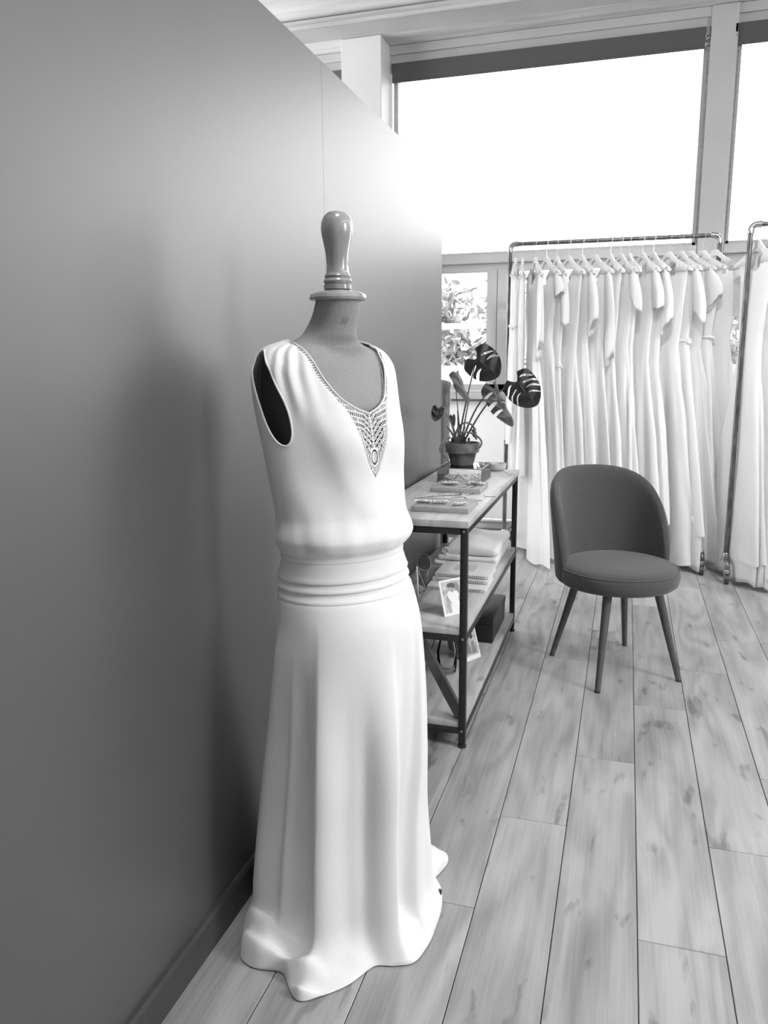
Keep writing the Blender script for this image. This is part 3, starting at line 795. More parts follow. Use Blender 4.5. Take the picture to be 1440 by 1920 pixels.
# --- things on the top board
def slab(x0, x1, y0, y1, label):
    o = obj('display_board', MB().box((x0, y0, TZ), (x1, y1, TZ + .0195), .002), 'slate_board'); tag(o, label, 'board', 'jewellery display boards'); return o
slab(-.712, -.506, 2.665, 2.86, 'grey rectangular display board nearest the front end of the console')
slab(-.745, -.54, 3.09, 3.28, 'grey rectangular display board in front of the glass jewellery box')
ZB = TZ + .0195
rg = random.Random(3)
def necklace(pts, label, r=.0009, z=TZ, beads=0, mat='dark_bead', pend=None):
    m = MB(); P = []
    for i in range(len(pts) - 1):
        a, b = Vector(pts[i]), Vector(pts[i+1])
        for k in range(6): P.append(a.lerp(b, k / 6) + Vector((rg.uniform(-.0012, .0012), rg.uniform(-.0015, .0015), 0)))
    P.append(Vector(pts[-1])); P = [Vector((p.x, p.y, z + r + .0004 + (p.z if len(p) > 2 else 0))) for p in P]
    t = empty('necklace', (P[0].x, P[0].y, z), label, 'jewellery', 'necklaces on the console')
    obj('chain', MB().tube(P, r, 5), mat, t)
    if beads:
        for i in range(0, len(P), max(1, len(P) // beads)): obj('bead', MB().ball(P[i] + Vector((0, 0, .0022)), .0034, 8), 'silver', t)
    return t
V3 = lambda x, y: Vector((x, y, 0))
necklace([V3(-.70, 2.93), V3(-.66, 2.96), V3(-.62, 2.945), V3(-.655, 2.905), V3(-.69, 2.90)], 'thin wire necklace curled on the wood behind the front board, left', beads=4)
necklace([V3(-.76, 2.92), V3(-.72, 2.97), V3(-.67, 3.01), V3(-.63, 3.03), V3(-.605, 3.05)], 'twisted beaded necklace trailing beside the front display board', r=.0015, beads=6)
necklace([V3(-.63, 2.985), V3(-.59, 3.0), V3(-.565, 2.96), V3(-.60, 2.93)], 'short dark chain with two bright beads between the display boards', beads=2)
necklace([V3(-.72, 3.2), V3(-.69, 3.15), V3(-.66, 3.14), V3(-.65, 3.17)], 'fine dark chain on the left of the rear display board', z=ZB)
necklace([V3(-.62, 3.22), V3(-.60, 3.16), V3(-.605, 3.12), V3(-.63, 3.10)], 'fine dark chain crossing the middle of the rear display board', z=ZB)
necklace([V3(-.57, 3.26), V3(-.59, 3.2), V3(-.565, 3.15), V3(-.585, 3.11)], 'fine dark chain on the right of the rear display board', z=ZB, r=.0013)
def hair_comb(x, y, z, label, rot=0, sc=1):
    t = empty('hair_comb', (x, y, z), label, 'hair comb', 'hair combs on the display boards')
    ca, sa = cos(rot), sin(rot)
    pt = lambda a, b, c=0: Vector((x + (a * ca - b * sa) * sc, y + (a * sa + b * ca) * sc, z + c))
    m = MB().tube([pt(-.02, 0, .003), pt(.02, 0, .003)], .0012, 6)
    obj('comb_spine', m, 'silver', t)
    te = MB()
    for i in range(9): te.tube([pt(-.018 + i * .0045, 0, .003), pt(-.018 + i * .0045, .016, .0012)], .0006, 4)
    obj('comb_teeth', te, 'silver', t)
    for i in range(5):
        p = pt(-.018 + i * .009, -.004 + .004 * (i % 2), .006); pm = MB()
        for q in range(5):
            a = 2 * pi * q / 5 + i; d = Vector((cos(a), sin(a), .5 + rg.random() * .4))
            leaf_fan(pm, p, d, Vector((0, 0, 1)), .013 * sc, .005 * sc)
        pm.ball(p + Vector((0, 0, .002)), .002, 6)
        obj('flower', pm, 'petal', t, ang=0, solid=.0004)
hair_comb(-.685, 2.735, ZB, 'flowered hair comb at the left of the front display board', 0, 1.15)
hair_comb(-.625, 2.73, ZB, 'flowered hair comb in the middle of the front display board', .25, 1.25)
hair_comb(-.55, 2.715, ZB, 'flowered hair comb at the right of the front display board', .6, 1.1)
hair_comb(-.68, 3.17, ZB, 'small flowered hair comb on the left half of the rear display board', .2, 1.3)
hair_comb(-.57, 3.19, ZB, 'wide flowered hair comb on the right half of the rear display board', -.2, 1.35)
# hair pins lying on the wood
for (x, y, a, lab) in ((-.545, 2.93, .3, 'pearl hair pin lying right of the front board'), (-.585, 3.045, 1.0, 'pearl hair pin just in front of the rear board'), (-.51, 3.03, .1, 'small dark clasp pin near the right edge of the console')):
    t = empty('hair_pin', (x, y, TZ), lab, 'hair pin', 'hair pins on the wood'); d = Vector((cos(a), sin(a), 0)); p = Vector((x, y, TZ + .0015))
    obj('pin', MB().tube([p, p + d * .04], .0011, 5), 'dark_bead', t); obj('pearl', MB().ball(p + Vector((0, 0, .0028)), .0042, 10), 'silver', t)
# glass jewellery box
BX0, BX1, BY0, BY1, BH = -.772, -.574, 3.325, 3.56, TZ + .068
gb = empty('glass_jewellery_box', ((BX0 + BX1) / 2, (BY0 + BY1) / 2, TZ), 'brass-edged glass box holding hair ornaments, under the potted plant', 'box')
e = .0032; fr = []
for x in (BX0, BX1 - e):
    for y in (BY0, BY1 - e): obj('edge_strip', MB().box((x, y, TZ), (x + e, y + e, BH)), 'brass', gb, False)
for z in (TZ, BH - e):
    for y in (BY0, BY1 - e): obj('edge_strip', MB().box((BX0 + e, y, z), (BX1 - e, y + e, z + e)), 'brass', gb, False)
    for x in (BX0, BX1 - e): obj('edge_strip', MB().box((x, BY0 + e, z), (x + e, BY1 - e, z + e)), 'brass', gb, False)
for a, b in (((BX0 + e, BY0 + .001, TZ + e), (BX1 - e, BY0 + .002, BH - e)), ((BX0 + e, BY1 - .002, TZ + e), (BX1 - e, BY1 - .001, BH - e)), ((BX0 + .001, BY0 + e, TZ + e), (BX0 + .002, BY1 - e, BH - e)), ((BX1 - .002, BY0 + e, TZ + e), (BX1 - .001, BY1 - e, BH - e)), ((BX0 + e, BY0 + e, BH - .002), (BX1 - e, BY1 - e, BH - .001))):
    obj('glass_pane', MB().box(a, b), 'box_glass', gb, False)
for i, (x, y, lab) in enumerate(((-.72, 3.38, 'pale ribbon hairpiece in the glass box, left'), (-.655, 3.40, 'pale ribbon hairpiece in the middle of the glass box'), (-.61, 3.45, 'pale ribbon hairpiece in the glass box, right'))):
    m = MB(); P = []
    for k in range(40):
        a = k * .5; P.append(Vector((x + cos(a) * (.008 + .0005 * k), y + sin(a * 1.1) * (.006 + .0006 * k), TZ + .012 + .0004 * k + .006 * sin(k * 1.7))))
    m.tube(P, .0042, 6); tag(obj('ribbon_hairpiece', m, 'petal'), lab, 'hairpiece', 'hairpieces in the glass box')
# bowl
m = MB().lathe((-.585, 3.79, TZ), [(.02, 0), (.036, .002), (.045, .010), (.0475, .024), (.0485, .034), (.0465, .034), (.0445, .024), (.041, .011), (.02, .006)], 40)
o = obj('ceramic_bowl', m, 'ceramic'); tag(o, 'small plain pale bowl at the far end of the console top', 'bowl')

# --- potted monstera
PC = Vector((-.687, 3.455, BH)); 
def leaf(base, tipdir, up, ln, wd, cut, parent, mat='leaf_dark', droop=.25, curl=.1, slots=True, heart=.18, seed=0):
    """cordate blade starting at its stalk; slots are real openings"""
    d = Vector(tipdir).normalized(); n_ = Vector(up); n_ = (n_ - d * n_.dot(d)).normalized(); s_ = d.cross(n_)
    h_ = .0016 if ln > .1 else .0011; m = MB(); ids = {}
    NX, NY = int(wd * 1.1 / h_) + 2, int(ln * 1.35 / h_) + 2
    def outline(y):        # half width for y from -heart..1
        if y < 0: return .5
        return 0
    def inside(x, y):      # x,y normalised (x by half width, y by length)
        ax = abs(x)
        # body: egg
        t = y
        if t > 1 or t < -heart: return False
        if t >= 0: wv = (1 - t) ** .62 * (1 + .95 * t) ** .9 * .86
        else: wv = .86 * sqrt(max(0, 1 - (t / -heart) ** 2)) if False else .86 * (1 - (-t / heart) ** 2.2) ** .5
        if ax > wv: return False
        if t < 0 and ax < .34 * (-t / heart) ** .7: return False      # sinus at the stalk
        if slots:
            for c_ in cut:
                y0, sgn, a0, a1, w0 = c_
                if (x > 0) != (sgn > 0): continue
                # slot slanting forward from midrib towards margin
                q = (ax - a0) / (a1 - a0)
                if 0 < q < 1:
                    yc = y0 + .22 * q * q - .03
                    ww = w0 * sqrt(max(0, 1 - (2 * q - 1) ** 4)) * (.6 + .6 * q)
                    if abs(y - yc) < ww: return False
        return True
    def pos(i, j):
        if (i, j) in ids: return ids[(i, j)]
        x = i * h_ / (wd / 2); y = j * h_ / ln
        p = Vector(base) + d * (y * ln) + s_ * (x * wd / 2) + n_ * (-droop * ln * max(0, y) ** 2 - curl * wd * x * x * .5 + .004 * sin(y * 14 + abs(x) * 5))
        ids[(i, j)] = len(m.v); m.v.append(tuple(p)); return ids[(i, j)]
    for i in range(-NX // 2, NX // 2 + 1):
        for j in range(int(-heart * ln / h_) - 1, NY):
            x = (i + .5) * h_ / (wd / 2); y = (j + .5) * h_ / ln
            if inside(x, y): m.f.append((pos(i, j), pos(i+1, j), pos(i+1, j+1), pos(i, j+1)))
    lf_ = obj('leaf', m, mat, parent, ang=0, solid=.0008)
    rib = MB(); pts = []
    for k in range(9):
        y = k / 9.2; pts.append(Vector(base) + d * (y * ln) + n_ * (-droop * ln * y * y + .0012))
    rib.tube(pts, [.0018 * (1 - k / 10) + .0003 for k in range(9)], 5); obj('midrib', rib, 'stem', lf_)
    return lf_
mon = empty('potted_monstera', PC, 'monstera with split dark leaves in a clay pot on the glass box', 'plant')
pot = MB().lathe(PC, [(.045, .0), (.050, .0), (.0635, .056), (.064, .062), (.06, .062)], 44)
rimm = MB().lathe(PC, [(.062, .0545), (.0715, .055), (.0735, .058), (.0775, .094), (.0765, .098), (.0725, .0985), (.0705, .095), (.066, .062), (.062, .0545)], 44, cap=False)
obj('pot', pot, 'terracotta', mon)['label'] = 'stained clay pot with a thick rim'
obj('pot_rim', rimm, 'pot_rim_clay', mon)['label'] = 'paler thick rim of the clay pot'
obj('soil', MB().lathe(PC, [(.066, .078), (.05, .082), (.02, .085), (.001, .086)], 24, cap=False), 'soil', mon)
R0 = PC + Vector((-.01, 0, .083))
def stalk(p3, r=.003, bow=.05, mid=None):
    p3 = Vector(p3); P = []
    st_ = R0 + Vector((rg.uniform(-.02, .01), rg.uniform(-.015, .015), 0))
    for k in range(13):
        t = k / 12; p = st_.lerp(p3, t); p.z += bow * sin(pi * t); P.append(p)
    obj('stalk', MB().tube(P, [r * 1.5 * (1 - .5 * k / 12) for k in range(13)], 7), 'stem', mon)
b1 = at(894, 672, Y=3.50); stalk(b1, bow=.02)
leaf(b1, at(936, 706, Y=3.44) - b1, (-.1, -1, .2), .142, .175, [(.10, -1, .25, .78, .05), (.34, -1, .25, .8, .05), (.16, 1, .3, 1.0, .05), (.38, 1, .25, .98, .06)], mon, droop=.06, heart=.32)
b2 = at(969, 716, Y=3.42); stalk(b2, bow=.055)
leaf(b2, at(1004, 757, Y=3.36) - b2, (-.15, -1, .25), .145, .165, [(-.02, -1, .25, .84, .045), (.18, -1, .2, .84, .045), (.37, -1, .16, .8, .04), (.55, -1, .12, .6, .03), (.0, 1, .3, .9, .04), (.2, 1, .25, .85, .032), (.38, 1, .2, .75, .028)], mon, droop=.08, heart=.3)
b3 = at(926, 729, Y=3.40); stalk(b3, bow=.045)
leaf(b3, at(958, 800, Y=3.36) - b3, (.72, -.6, .35), .185, .12, [(.12, -1, .25, 1.2, .05), (.38, -1, .15, 1.2, .06), (.12, 1, .25, 1.2, .05), (.36, 1, .15, 1.2, .06), (.58, 1, .12, 1.2, .05)], mon, droop=-.02, curl=.55, heart=.2)
b4 = at(853, 708, Y=3.47); stalk(at(852, 702, Y=3.47), r=.002, bow=.0)
leaf(at(855, 698, Y=3.47), at(876, 755, Y=3.44) - at(855, 698, Y=3.47), (.6, -.7, .3), .148, .06, [], mon, mat='leaf_mid', droop=-.05, curl=.8, slots=False, heart=.06)
b5 = at(829, 772, Y=3.42); stalk(at(829, 772, Y=3.42), r=.002, bow=.04)
leaf(at(822, 765, Y=3.42), at(815, 792, Y=3.40) - at(822, 765, Y=3.42), (.1, -1, .1), .062, .062, [], mon, slots=False, droop=.02, heart=.18)
leaf(at(848, 780, Y=3.5), at(850, 800, Y=3.5) - at(848, 780, Y=3.5), (.3, -1, .1), .05, .03, [], mon, mat='leaf_mid', slots=False, droop=.02)
# extra stalks and sheaths at the crown
for (px, py, r) in ((858, 770, .003), (838, 800, .004), (846, 790, .0035), (872, 800, .004), (880, 745, .0028)):
    q = at(px, py, Y=3.46 + rg.uniform(-.02, .02)); stalk(q, r=r, bow=.01)
cr = MB()
for i in range(12): cr.ball(R0 + Vector((rg.gauss(0, .022), rg.gauss(0, .015), rg.uniform(0, .03))), rg.uniform(.005, .011), 7, (1, 1, 1.6))
obj('root_crown', cr, 'leaf_dark', mon)
for pts in ([(855, 830), (862, 812), (880, 811), (895, 818), (903, 828), (900, 838), (894, 843)], [(845, 820), (833, 826), (825, 840), (828, 850), (838, 860), (842, 866)],
            [(852, 826), (858, 804), (870, 793), (882, 795), (889, 803), (891, 816), (893, 824)]):
    P = [at(px, py, Y=3.45 - .07 * (i / len(pts) if px < 860 else .5)) for i, (px, py) in enumerate(pts)]
    for p in P: p.z = max(p.z, BH + .004)
    sm_ = []
    for i in range(len(P) - 1):
        for k in range(4):
            t = k / 4; p0, p1, p2, p3 = P[max(i-1, 0)], P[i], P[i+1], P[min(i+2, len(P)-1)]
            sm_.append(.5 * ((2 * p1) + (p2 - p0) * t + (2*p0 - 5*p1 + 4*p2 - p3) * t * t + (3*p1 - p0 - 3*p2 + p3) * t ** 3))
    sm_.append(P[-1]); obj('aerial_root', MB().tube(sm_, .0042, 7), 'vine', mon)
leaf(at(890, 806, Y=3.42), at(893, 826, Y=3.42) - at(890, 806, Y=3.42), (.8, -.4, 0), .045, .028, [], mon, mat='leaf_mid', slots=False, droop=0, curl=.6)

# cactus in a dark planter beyond the end of the partition
kx = at(834, 780, Y=4.5)
ct = empty('columnar_cactus', (kx.x - .03, 4.5, 0), 'grey columnar cactus in a tall dark planter, half hidden by the partition', 'plant')
obj('planter', MB().box((kx.x - .16, 4.42, 0), (kx.x + .012, 4.58, 1.08), .004), 'dark_frame', ct)
cm = MB(); n = 40; prof = []
ztop = at(834, 712, Y=4.5).z; z0 = 1.08
cx = kx.x - .022
vs = []; fs = []; rowsn = 16
for i in range(rowsn):
    z = z0 + (ztop - z0) * i / (rowsn - 1); sc = 1 if i < rowsn - 3 else sqrt(max(.02, 1 - ((i - rowsn + 3) / 2.2) ** 2))
    for k in range(n):
        a = 2 * pi * k / n; r = (.045 + .006 * cos(a * 8)) * sc; vs.append((cx + r * cos(a), 4.5 + r * sin(a), z))
for i in range(rowsn - 1):
    for k in range(n): fs.append((i*n+k, i*n+(k+1) % n, (i+1)*n+(k+1) % n, (i+1)*n+k))
fs.append(tuple((rowsn-1)*n+k for k in range(n))); cm.add(vs, fs); obj('stem', cm, 'leaf_mid', ct)
sp = MB()
for i in range(26):
    for k in range(8):
        a = 2 * pi * k / 8; z = z0 + .01 + (ztop - z0 - .05) * i / 26; b = Vector((cx + .051 * cos(a), 4.5 + .051 * sin(a), z)); sp.tube([b, b + Vector((cos(a) * .014, sin(a) * .014, rg.uniform(-.006, .008)))], [.0008, .0002], 3)
o = obj('spines', sp, 'petal', ct); o['kind'] = 'stuff'
for k in range(2):
    p = at(840 + k * 2, 730 - k * 4, Y=4.46); obj('shoot', MB().tube([Vector((cx + .03, 4.48, p.z - .05)), p, p + Vector((.006, 0, .03))], [.008, .009, .004], 8), 'leaf_mid', ct)

# --- middle shelf
bl = empty('folded_blanket', (-.655, 3.62, MZ), 'thick white folded blanket on the middle shelf of the console', 'blanket')
def cushion(x0, x1, y0, y1, z0, z1, mat, parent, name, seed, bul=.006, e_=.45):
    m = MB(); nx, ny, nz = 40, 30, 10; ids = {}
    cx, cy, cz = (x0+x1)/2, (y0+y1)/2, (z0+z1)/2; hx, hy, hz = (x1-x0)/2, (y1-y0)/2, (z1-z0)/2
    def P(a, b, c):
        # rounded box
        r = min(hz * .95, .03); v = Vector((a * hx, b * hy, c * hz)); q = Vector((max(-hx + r, min(hx - r, v.x)), max(-hy + r, min(hy - r, v.y)), max(-hz + r, min(hz - r, v.z))))
        d = v - q; 
        if d.length > 1e-6: d = d.normalized() * r
        v = q + d; n_ = noise.noise(Vector((v.x * 9 + seed, v.y * 9, v.z * 20))) * bul
        v.z += n_ * (1 if c > -.5 else 0); 
        if c > 0: v.z += .006 * sin(a * 2 + b * 1.5 + seed) * (1 - a * a) 
        return (cx + v.x, cy + v.y, max(z0 + .0004, cz + v.z))
    def gid(a, b, c):
        k = (round(a, 5), round(b, 5), round(c, 5))
        if k not in ids: ids[k] = len(m.v); m.v.append(P(a, b, c))
        return ids[k]
    L_ = lambda n: [-1 + 2 * i / n for i in range(n + 1)]
    X, Y_, Z_ = L_(nx), L_(ny), L_(nz)
    for i in range(nx):
        for j in range(ny):
            m.f.append((gid(X[i], Y_[j], 1), gid(X[i+1], Y_[j], 1), gid(X[i+1], Y_[j+1], 1), gid(X[i], Y_[j+1], 1)))
            m.f.append((gid(X[i], Y_[j], -1), gid(X[i], Y_[j+1], -1), gid(X[i+1], Y_[j+1], -1), gid(X[i+1], Y_[j], -1)))
        for k in range(nz):
            m.f.append((gid(X[i], -1, Z_[k]), gid(X[i+1], -1, Z_[k]), gid(X[i+1], -1, Z_[k+1]), gid(X[i], -1, Z_[k+1])))
            m.f.append((gid(X[i], 1, Z_[k]), gid(X[i], 1, Z_[k+1]), gid(X[i+1], 1, Z_[k+1]), gid(X[i+1], 1, Z_[k])))
    for j in range(ny):
        for k in range(nz):
            m.f.append((gid(-1, Y_[j], Z_[k]), gid(-1, Y_[j], Z_[k+1]), gid(-1, Y_[j+1], Z_[k+1]), gid(-1, Y_[j+1], Z_[k])))
            m.f.append((gid(1, Y_[j], Z_[k]), gid(1, Y_[j+1], Z_[k]), gid(1, Y_[j+1], Z_[k+1]), gid(1, Y_[j], Z_[k+1])))
    return obj(name, m, mat, parent, ang=0)
cushion(-.80, -.515, 3.38, 3.80, MZ, MZ + .022, 'towel', bl, 'bottom_fold', 1, .003)
cushion(-.785, -.51, 3.385, 3.79, MZ + .021, MZ + .048, 'towel', bl, 'middle_fold', 5, .003)
cushion(-.745, -.508, 3.39, 3.795, MZ + .046, MZ + .092, 'towel', bl, 'top_fold', 9, .007)
rp = []
for k in range(28):
    a = k * .42; r = .004 + .00065 * k; rp.append(Vector((-.742 + r * cos(a) * .9, 3.39, MZ + .066 + r * sin(a) * .8)))
rm = MB(); 
for p in rp: rm.v += [(p.x, 3.386, p.z), (p.x, 3.5, p.z)]
for i in range(len(rp) - 1): rm.f.append((2*i, 2*i+1, 2*i+3, 2*i+2))
obj('rolled_edge', rm, 'towel', bl, solid=.004, ang=0)
for i, (x0, x1, y0, y1, lab) in enumerate(((-.735, -.497, 3.00, 3.20, 'white spiral notebook at the bottom of the pile on the middle shelf'), (-.73, -.5, 3.075, 3.29, 'white spiral notebook in the middle of the pile'), (-.725, -.503, 3.10, 3.315, 'white spiral notebook on top of the pile, with a pale grey panel'))):
    z0 = MZ + .0135 * i
    t = empty('spiral_notebook', ((x0 + x1) / 2, (y0 + y1) / 2, z0), lab, 'notebook', 'spiral notebooks on the middle shelf')
    obj('pages', MB().box((x0, y0, z0 + .0006), (x1, y1, z0 + .0105), .001), 'paper', t, False)
    obj('cover', MB().box((x0 - .001, y0 - .001, z0 + .0107), (x1 + .001, y1 + .001, z0 + .012)), 'paper', t, False)
    sp = MB(); P = []
    for k in range(22 * 8):
        a = 2 * pi * k / 8; P.append(Vector((x0 + .012 + (x1 - x0 - .024) * k / 176, y0 + .0005 - .0055 * cos(a), z0 + .0068 + .006 * sin(a))))
    sp.tube(P, .0009, 4); obj('spiral_binding', sp, 'dark_bead', t)
    if i == 2: obj('title_panel', MB().box((x0 + .06, y0 + .07, z0 + .01205), (x1 - .07, y1 - .05, z0 + .0124)), 'ceramic', t, False)
# photo cards
def card(name, c00, c10, c01, parts, label, parent_mats, grp=None, th=.0012):
    """c00 lower left, c10 lower right, c01 upper left corner"""
    O = Vector(c00); A = Vector(c10) - O; B = Vector(c01) - O; n_ = A.cross(B).normalized()
    P = lambda a, b, k=0: O + A * a + B * b + n_ * k
    t = obj(name, MB().poly([P(0, 0), P(1, 0), P(1, 1), P(0, 1)], -th, n_), 'print_white', None, False); tag(t, label, 'photo card', grp)
    for i, (nm, mat, pl) in enumerate(parts):
        obj(nm, MB().poly([P(a, b, .0003 + .00012 * i) for a, b in pl]), mat, t, False)
    return t
def ell(cx, cy, rx, ry, n=18, a0=0): return [(cx + rx * cos(2*pi*k/n + a0), cy + ry * sin(2*pi*k/n + a0)) for k in range(n)]
c00 = at(834, 1157, z=MZ + .001); hgt = .13
c10 = at(877, 1147, z=MZ + .001)
c01 = c00 + Vector((-.035, .045, .118))
parts1 = [('picture', 'print_bg', [(.08, .07), (.93, .07), (.93, .95), (.08, .95)]),
          ('picture_tree', 'print_mid', ell(.72, .70, .10, .2)), ('picture_tree', 'print_mid', ell(.84, .38, .07, .22)),
          ('picture_arm', 'print_skin', [(.27, .60), (.20, .5), (.19, .3), (.25, .08), (.33, .08), (.31, .3), (.36, .5)]),
          ('picture_arm', 'print_skin', [(.72, .60), (.80, .45), (.82, .22), (.76, .2), (.70, .42)]),
          ('picture_neck', 'print_skin', [(.42, .60), (.56, .60), (.54, .76), (.43, .76)]),
          ('picture_dress', 'print_white', [(.25, .60), (.34, .67), (.42, .655), (.50, .62), (.58, .655), (.70, .64), (.76, .56), (.70, .40), (.80, .12), (.84, .07), (.34, .07), (.38, .34), (.30, .48)]),
          ('picture_face', 'print_skin', ell(.44, .765, .10, .075)), ('picture_hair', 'print_hair', ell(.47, .83, .17, .062)), ('picture_hair', 'print_hair', ell(.57, .79, .07, .06))]
card('photo_card', c00, c10, c01, parts1, 'white-bordered photo card of a person in a white dress, leaning on the middle shelf', None, 'photo cards in the console')
# small wooden easel rest keeps it upright
d00 = at(882, 1239, z=BZ + .001); d10 = at(902, 1231, z=BZ + .001); dd = (d10 - d00).normalized()
e10 = d10; e00 = e10 - dd * .095; e01 = e00 + Vector((-.04, .05, .115))
parts2 = [('picture', 'print_bg', [(.07, .14), (.93, .14), (.93, .95), (.07, .95)]), ('picture_hair', 'print_hair', ell(.3, .72, .14, .12)), ('picture_face', 'print_skin', ell(.31, .7, .08, .08)),
          ('picture_dress', 'print_mid', [(.2, .58), (.42, .58), (.46, .2), (.16, .2)]), ('picture_dress', 'print_mid', [(.52, .55), (.72, .6), (.8, .2), (.5, .2)]), ('picture_hair', 'print_hair', ell(.62, .74, .1, .09))]
card('photo_card', e00, e10, e01, parts2, 'photo card of two people, leaning on the bottom shelf behind the front post', None, 'photo cards in the console')
f10 = e00 + Vector((-.015, .02, 0)); f00 = f10 - Vector((.085, -.09, 0)); f01 = f00 + Vector((-.03, .0, .16))
card('photo_card', f00, f10, f01, [('picture', 'print_mid', [(.06, .06), (.94, .06), (.94, .94), (.06, .94)])], 'larger white-edged picture seen nearly edge-on on the bottom shelf', None, 'photo cards in the console', th=.003)
# wire polyhedron terrarium
ty = 2.87; cc = at(781, 1118, Y=ty)
t = empty('geometric_terrarium', (cc.x, ty, MZ), 'open wire pyramid ornament on the middle shelf beside the gown', 'ornament')
ap = at(781, 1062, Y=ty); basez = MZ + .004
b_ = [Vector((cc.x - .028, ty - .04, basez)), Vector((cc.x + .02, ty - .045, basez)), Vector((cc.x + .035, ty + .01, basez + .028)), Vector((cc.x + .0, ty + .045, basez)), Vector((cc.x - .045, ty + .01, basez + .03))]
E_ = [(b_[i], b_[(i+1) % 5]) for i in range(5)] + [(b_[i], ap) for i in range(5)]
lo = Vector((cc.x - .005, ty, basez + .052)); E_ += [(b_[1], lo), (b_[4], lo), (b_[2], lo)]
for a, b in E_: obj('wire_edge', MB().tube([a, b], .0022, 6), 'brass', t)
rc = at(795, 1056, Y=3.05); rg_ = [rc + Vector((cos(2*pi*k/32) * .028, .004 * sin(2*pi*k/32), sin(2*pi*k/32) * .036)) for k in range(32)]
ro = empty('round_trinket', (rc.x, 3.05, MZ), 'dark round framed trinket standing behind the wire pyramid', 'ornament')
obj('ring_frame', MB().tube(rg_, .0028, 8, closed=True), 'brass', ro)
obj('disc', MB().tube([rc + Vector((0, -.002, 0)), rc + Vector((0, .006, 0))], .027, 28), 'terracotta', ro)
obj('foot', MB().box((rc.x - .018, 3.035, MZ), (rc.x + .018, 3.065, rc.z - .034), .002), 'brass', ro)
# --- bottom shelf
kb = empty('black_box', (-.60, 3.54, BZ), 'plain matte black lidded box on the bottom shelf', 'box')
obj('box_body', MB().box((-.66, 3.355, BZ), (-.52, 3.725, BZ + .085), .002), 'box_black', kb); obj('lid', MB().box((-.662, 3.353, BZ + .086), (-.518, 3.727, BZ + .118), .002), 'box_black', kb)
vz = MB().lathe((-.645, 2.98, BZ), [(.03, 0), (.036, .004), (.04, .03), (.042, .09), (.03, .14), (.024, .16), (.027, .175), (.025, .175), (.022, .16), (.028, .139), (.039, .09), (.037, .03), (.02, .01)], 32)
tag(obj('glass_vase', vz, 'vase_glass'), 'small clear glass vase in the shade of the bottom shelf', 'vase')
tm = at(822, 1255, Y=2.75)
tag(obj('black_rod', MB().tube([Vector((-.70, 2.72, BZ + .003)), Vector((-.64, 2.75, .33)), Vector((-.625, 2.76, .372))], .002, 6), 'black_metal'), 'thin black wire leaning on the bottom shelf behind the brace', 'wire')

# ------------------------------------------------------------ garment racks
BARZ = 2.085
def pipe_rack(xa, xb, ya, yb, label, feet_front, feet_back, show_left=True, base_z=.135):
    A = Vector((xa, ya, 0)); B = Vector((xb, yb, 0)); d = (B - A).normalized()
    t = empty('pipe_rack', (A + B) / 2, label, 'clothes rack', 'pipe gown racks')
    r = .0145
    obj('top_bar', MB().tube([A + d * .03 + Vector((0, 0, BARZ)), B - d * .03 + Vector((0, 0, BARZ))], r * .9, 14), 'pipe_metal', t)
    for P, s_, feet_front in ((A, 1, feet_front), (B, -1, feet_front * .5)):
        obj('post', MB().tube([P + Vector((0, 0, base_z)), P + Vector((0, 0, BARZ - .032))], r, 14), 'pipe_metal', t)
        el = [P + Vector((0, 0, BARZ - .05)), P + Vector((0, 0, BARZ - .03))] + [P + d * s_ * (.032 * (1 - cos(a))) + Vector((0, 0, BARZ - .032 + .032 * sin(a))) for a in (R(15), R(35), R(55), R(75), R(90))] + [P + d * s_ * .055 + Vector((0, 0, BARZ))]
        obj('elbow', MB().tube(el, [.0195, .0195] + [.0175] * 5 + [.0195], 14), 'fitting_metal', t)
        obj('base_flange', MB().lathe(P + Vector((0, 0, base_z - .02)), [(.02, 0), (.03, .004), (.03, .014), (.02, .02), (.02, .05), (.016, .055)], 18), 'fitting_metal', t)
        f = P + Vector((0, -feet_front, 0)); b = P + Vector((0, feet_back, 0))
        obj('base_pipe', MB().tube([f + Vector((0, .0, .085)), f + Vector((0, .0, .11)), f + Vector((0, .012, .128)), f + Vector((0, .04, base_z)), b + Vector((0, -.04, base_z)), b + Vector((0, -.012, .128)), b + Vector((0, 0, .11)), b + Vector((0, 0, .085))], r, 12), 'pipe_metal', t)
        for q in (f, b):
            cs = obj('caster', MB().lathe(q + Vector((0, 0, .062)), [(.02, 0), (.022, .004), (.022, .02), (.016, .026)], 16).box(q + Vector((-.016, -.03, .03)), q + Vector((-.012, .012, .066))).box(q + Vector((.012, -.03, .03)), q + Vector((.016, .012, .066))), 'fitting_metal', t)
            obj('wheel', MB().tube([q + Vector((-.011, -.012, .0305)), q + Vector((.011, -.012, .0305))], .0305, 22), 'rubber', cs)
    return A, B, d
RA = at(952, 1000, Y=5.45); xa = -.78
pipe_rack(-.778, .505, 5.45, 5.48, 'black pipe clothes rack on casters filled with white gowns, behind the chair', .56, .42)
pipe_rack(.632, 2.0, 5.12, 5.14, 'black pipe clothes rack on casters cut off by the right edge', .10, .85)

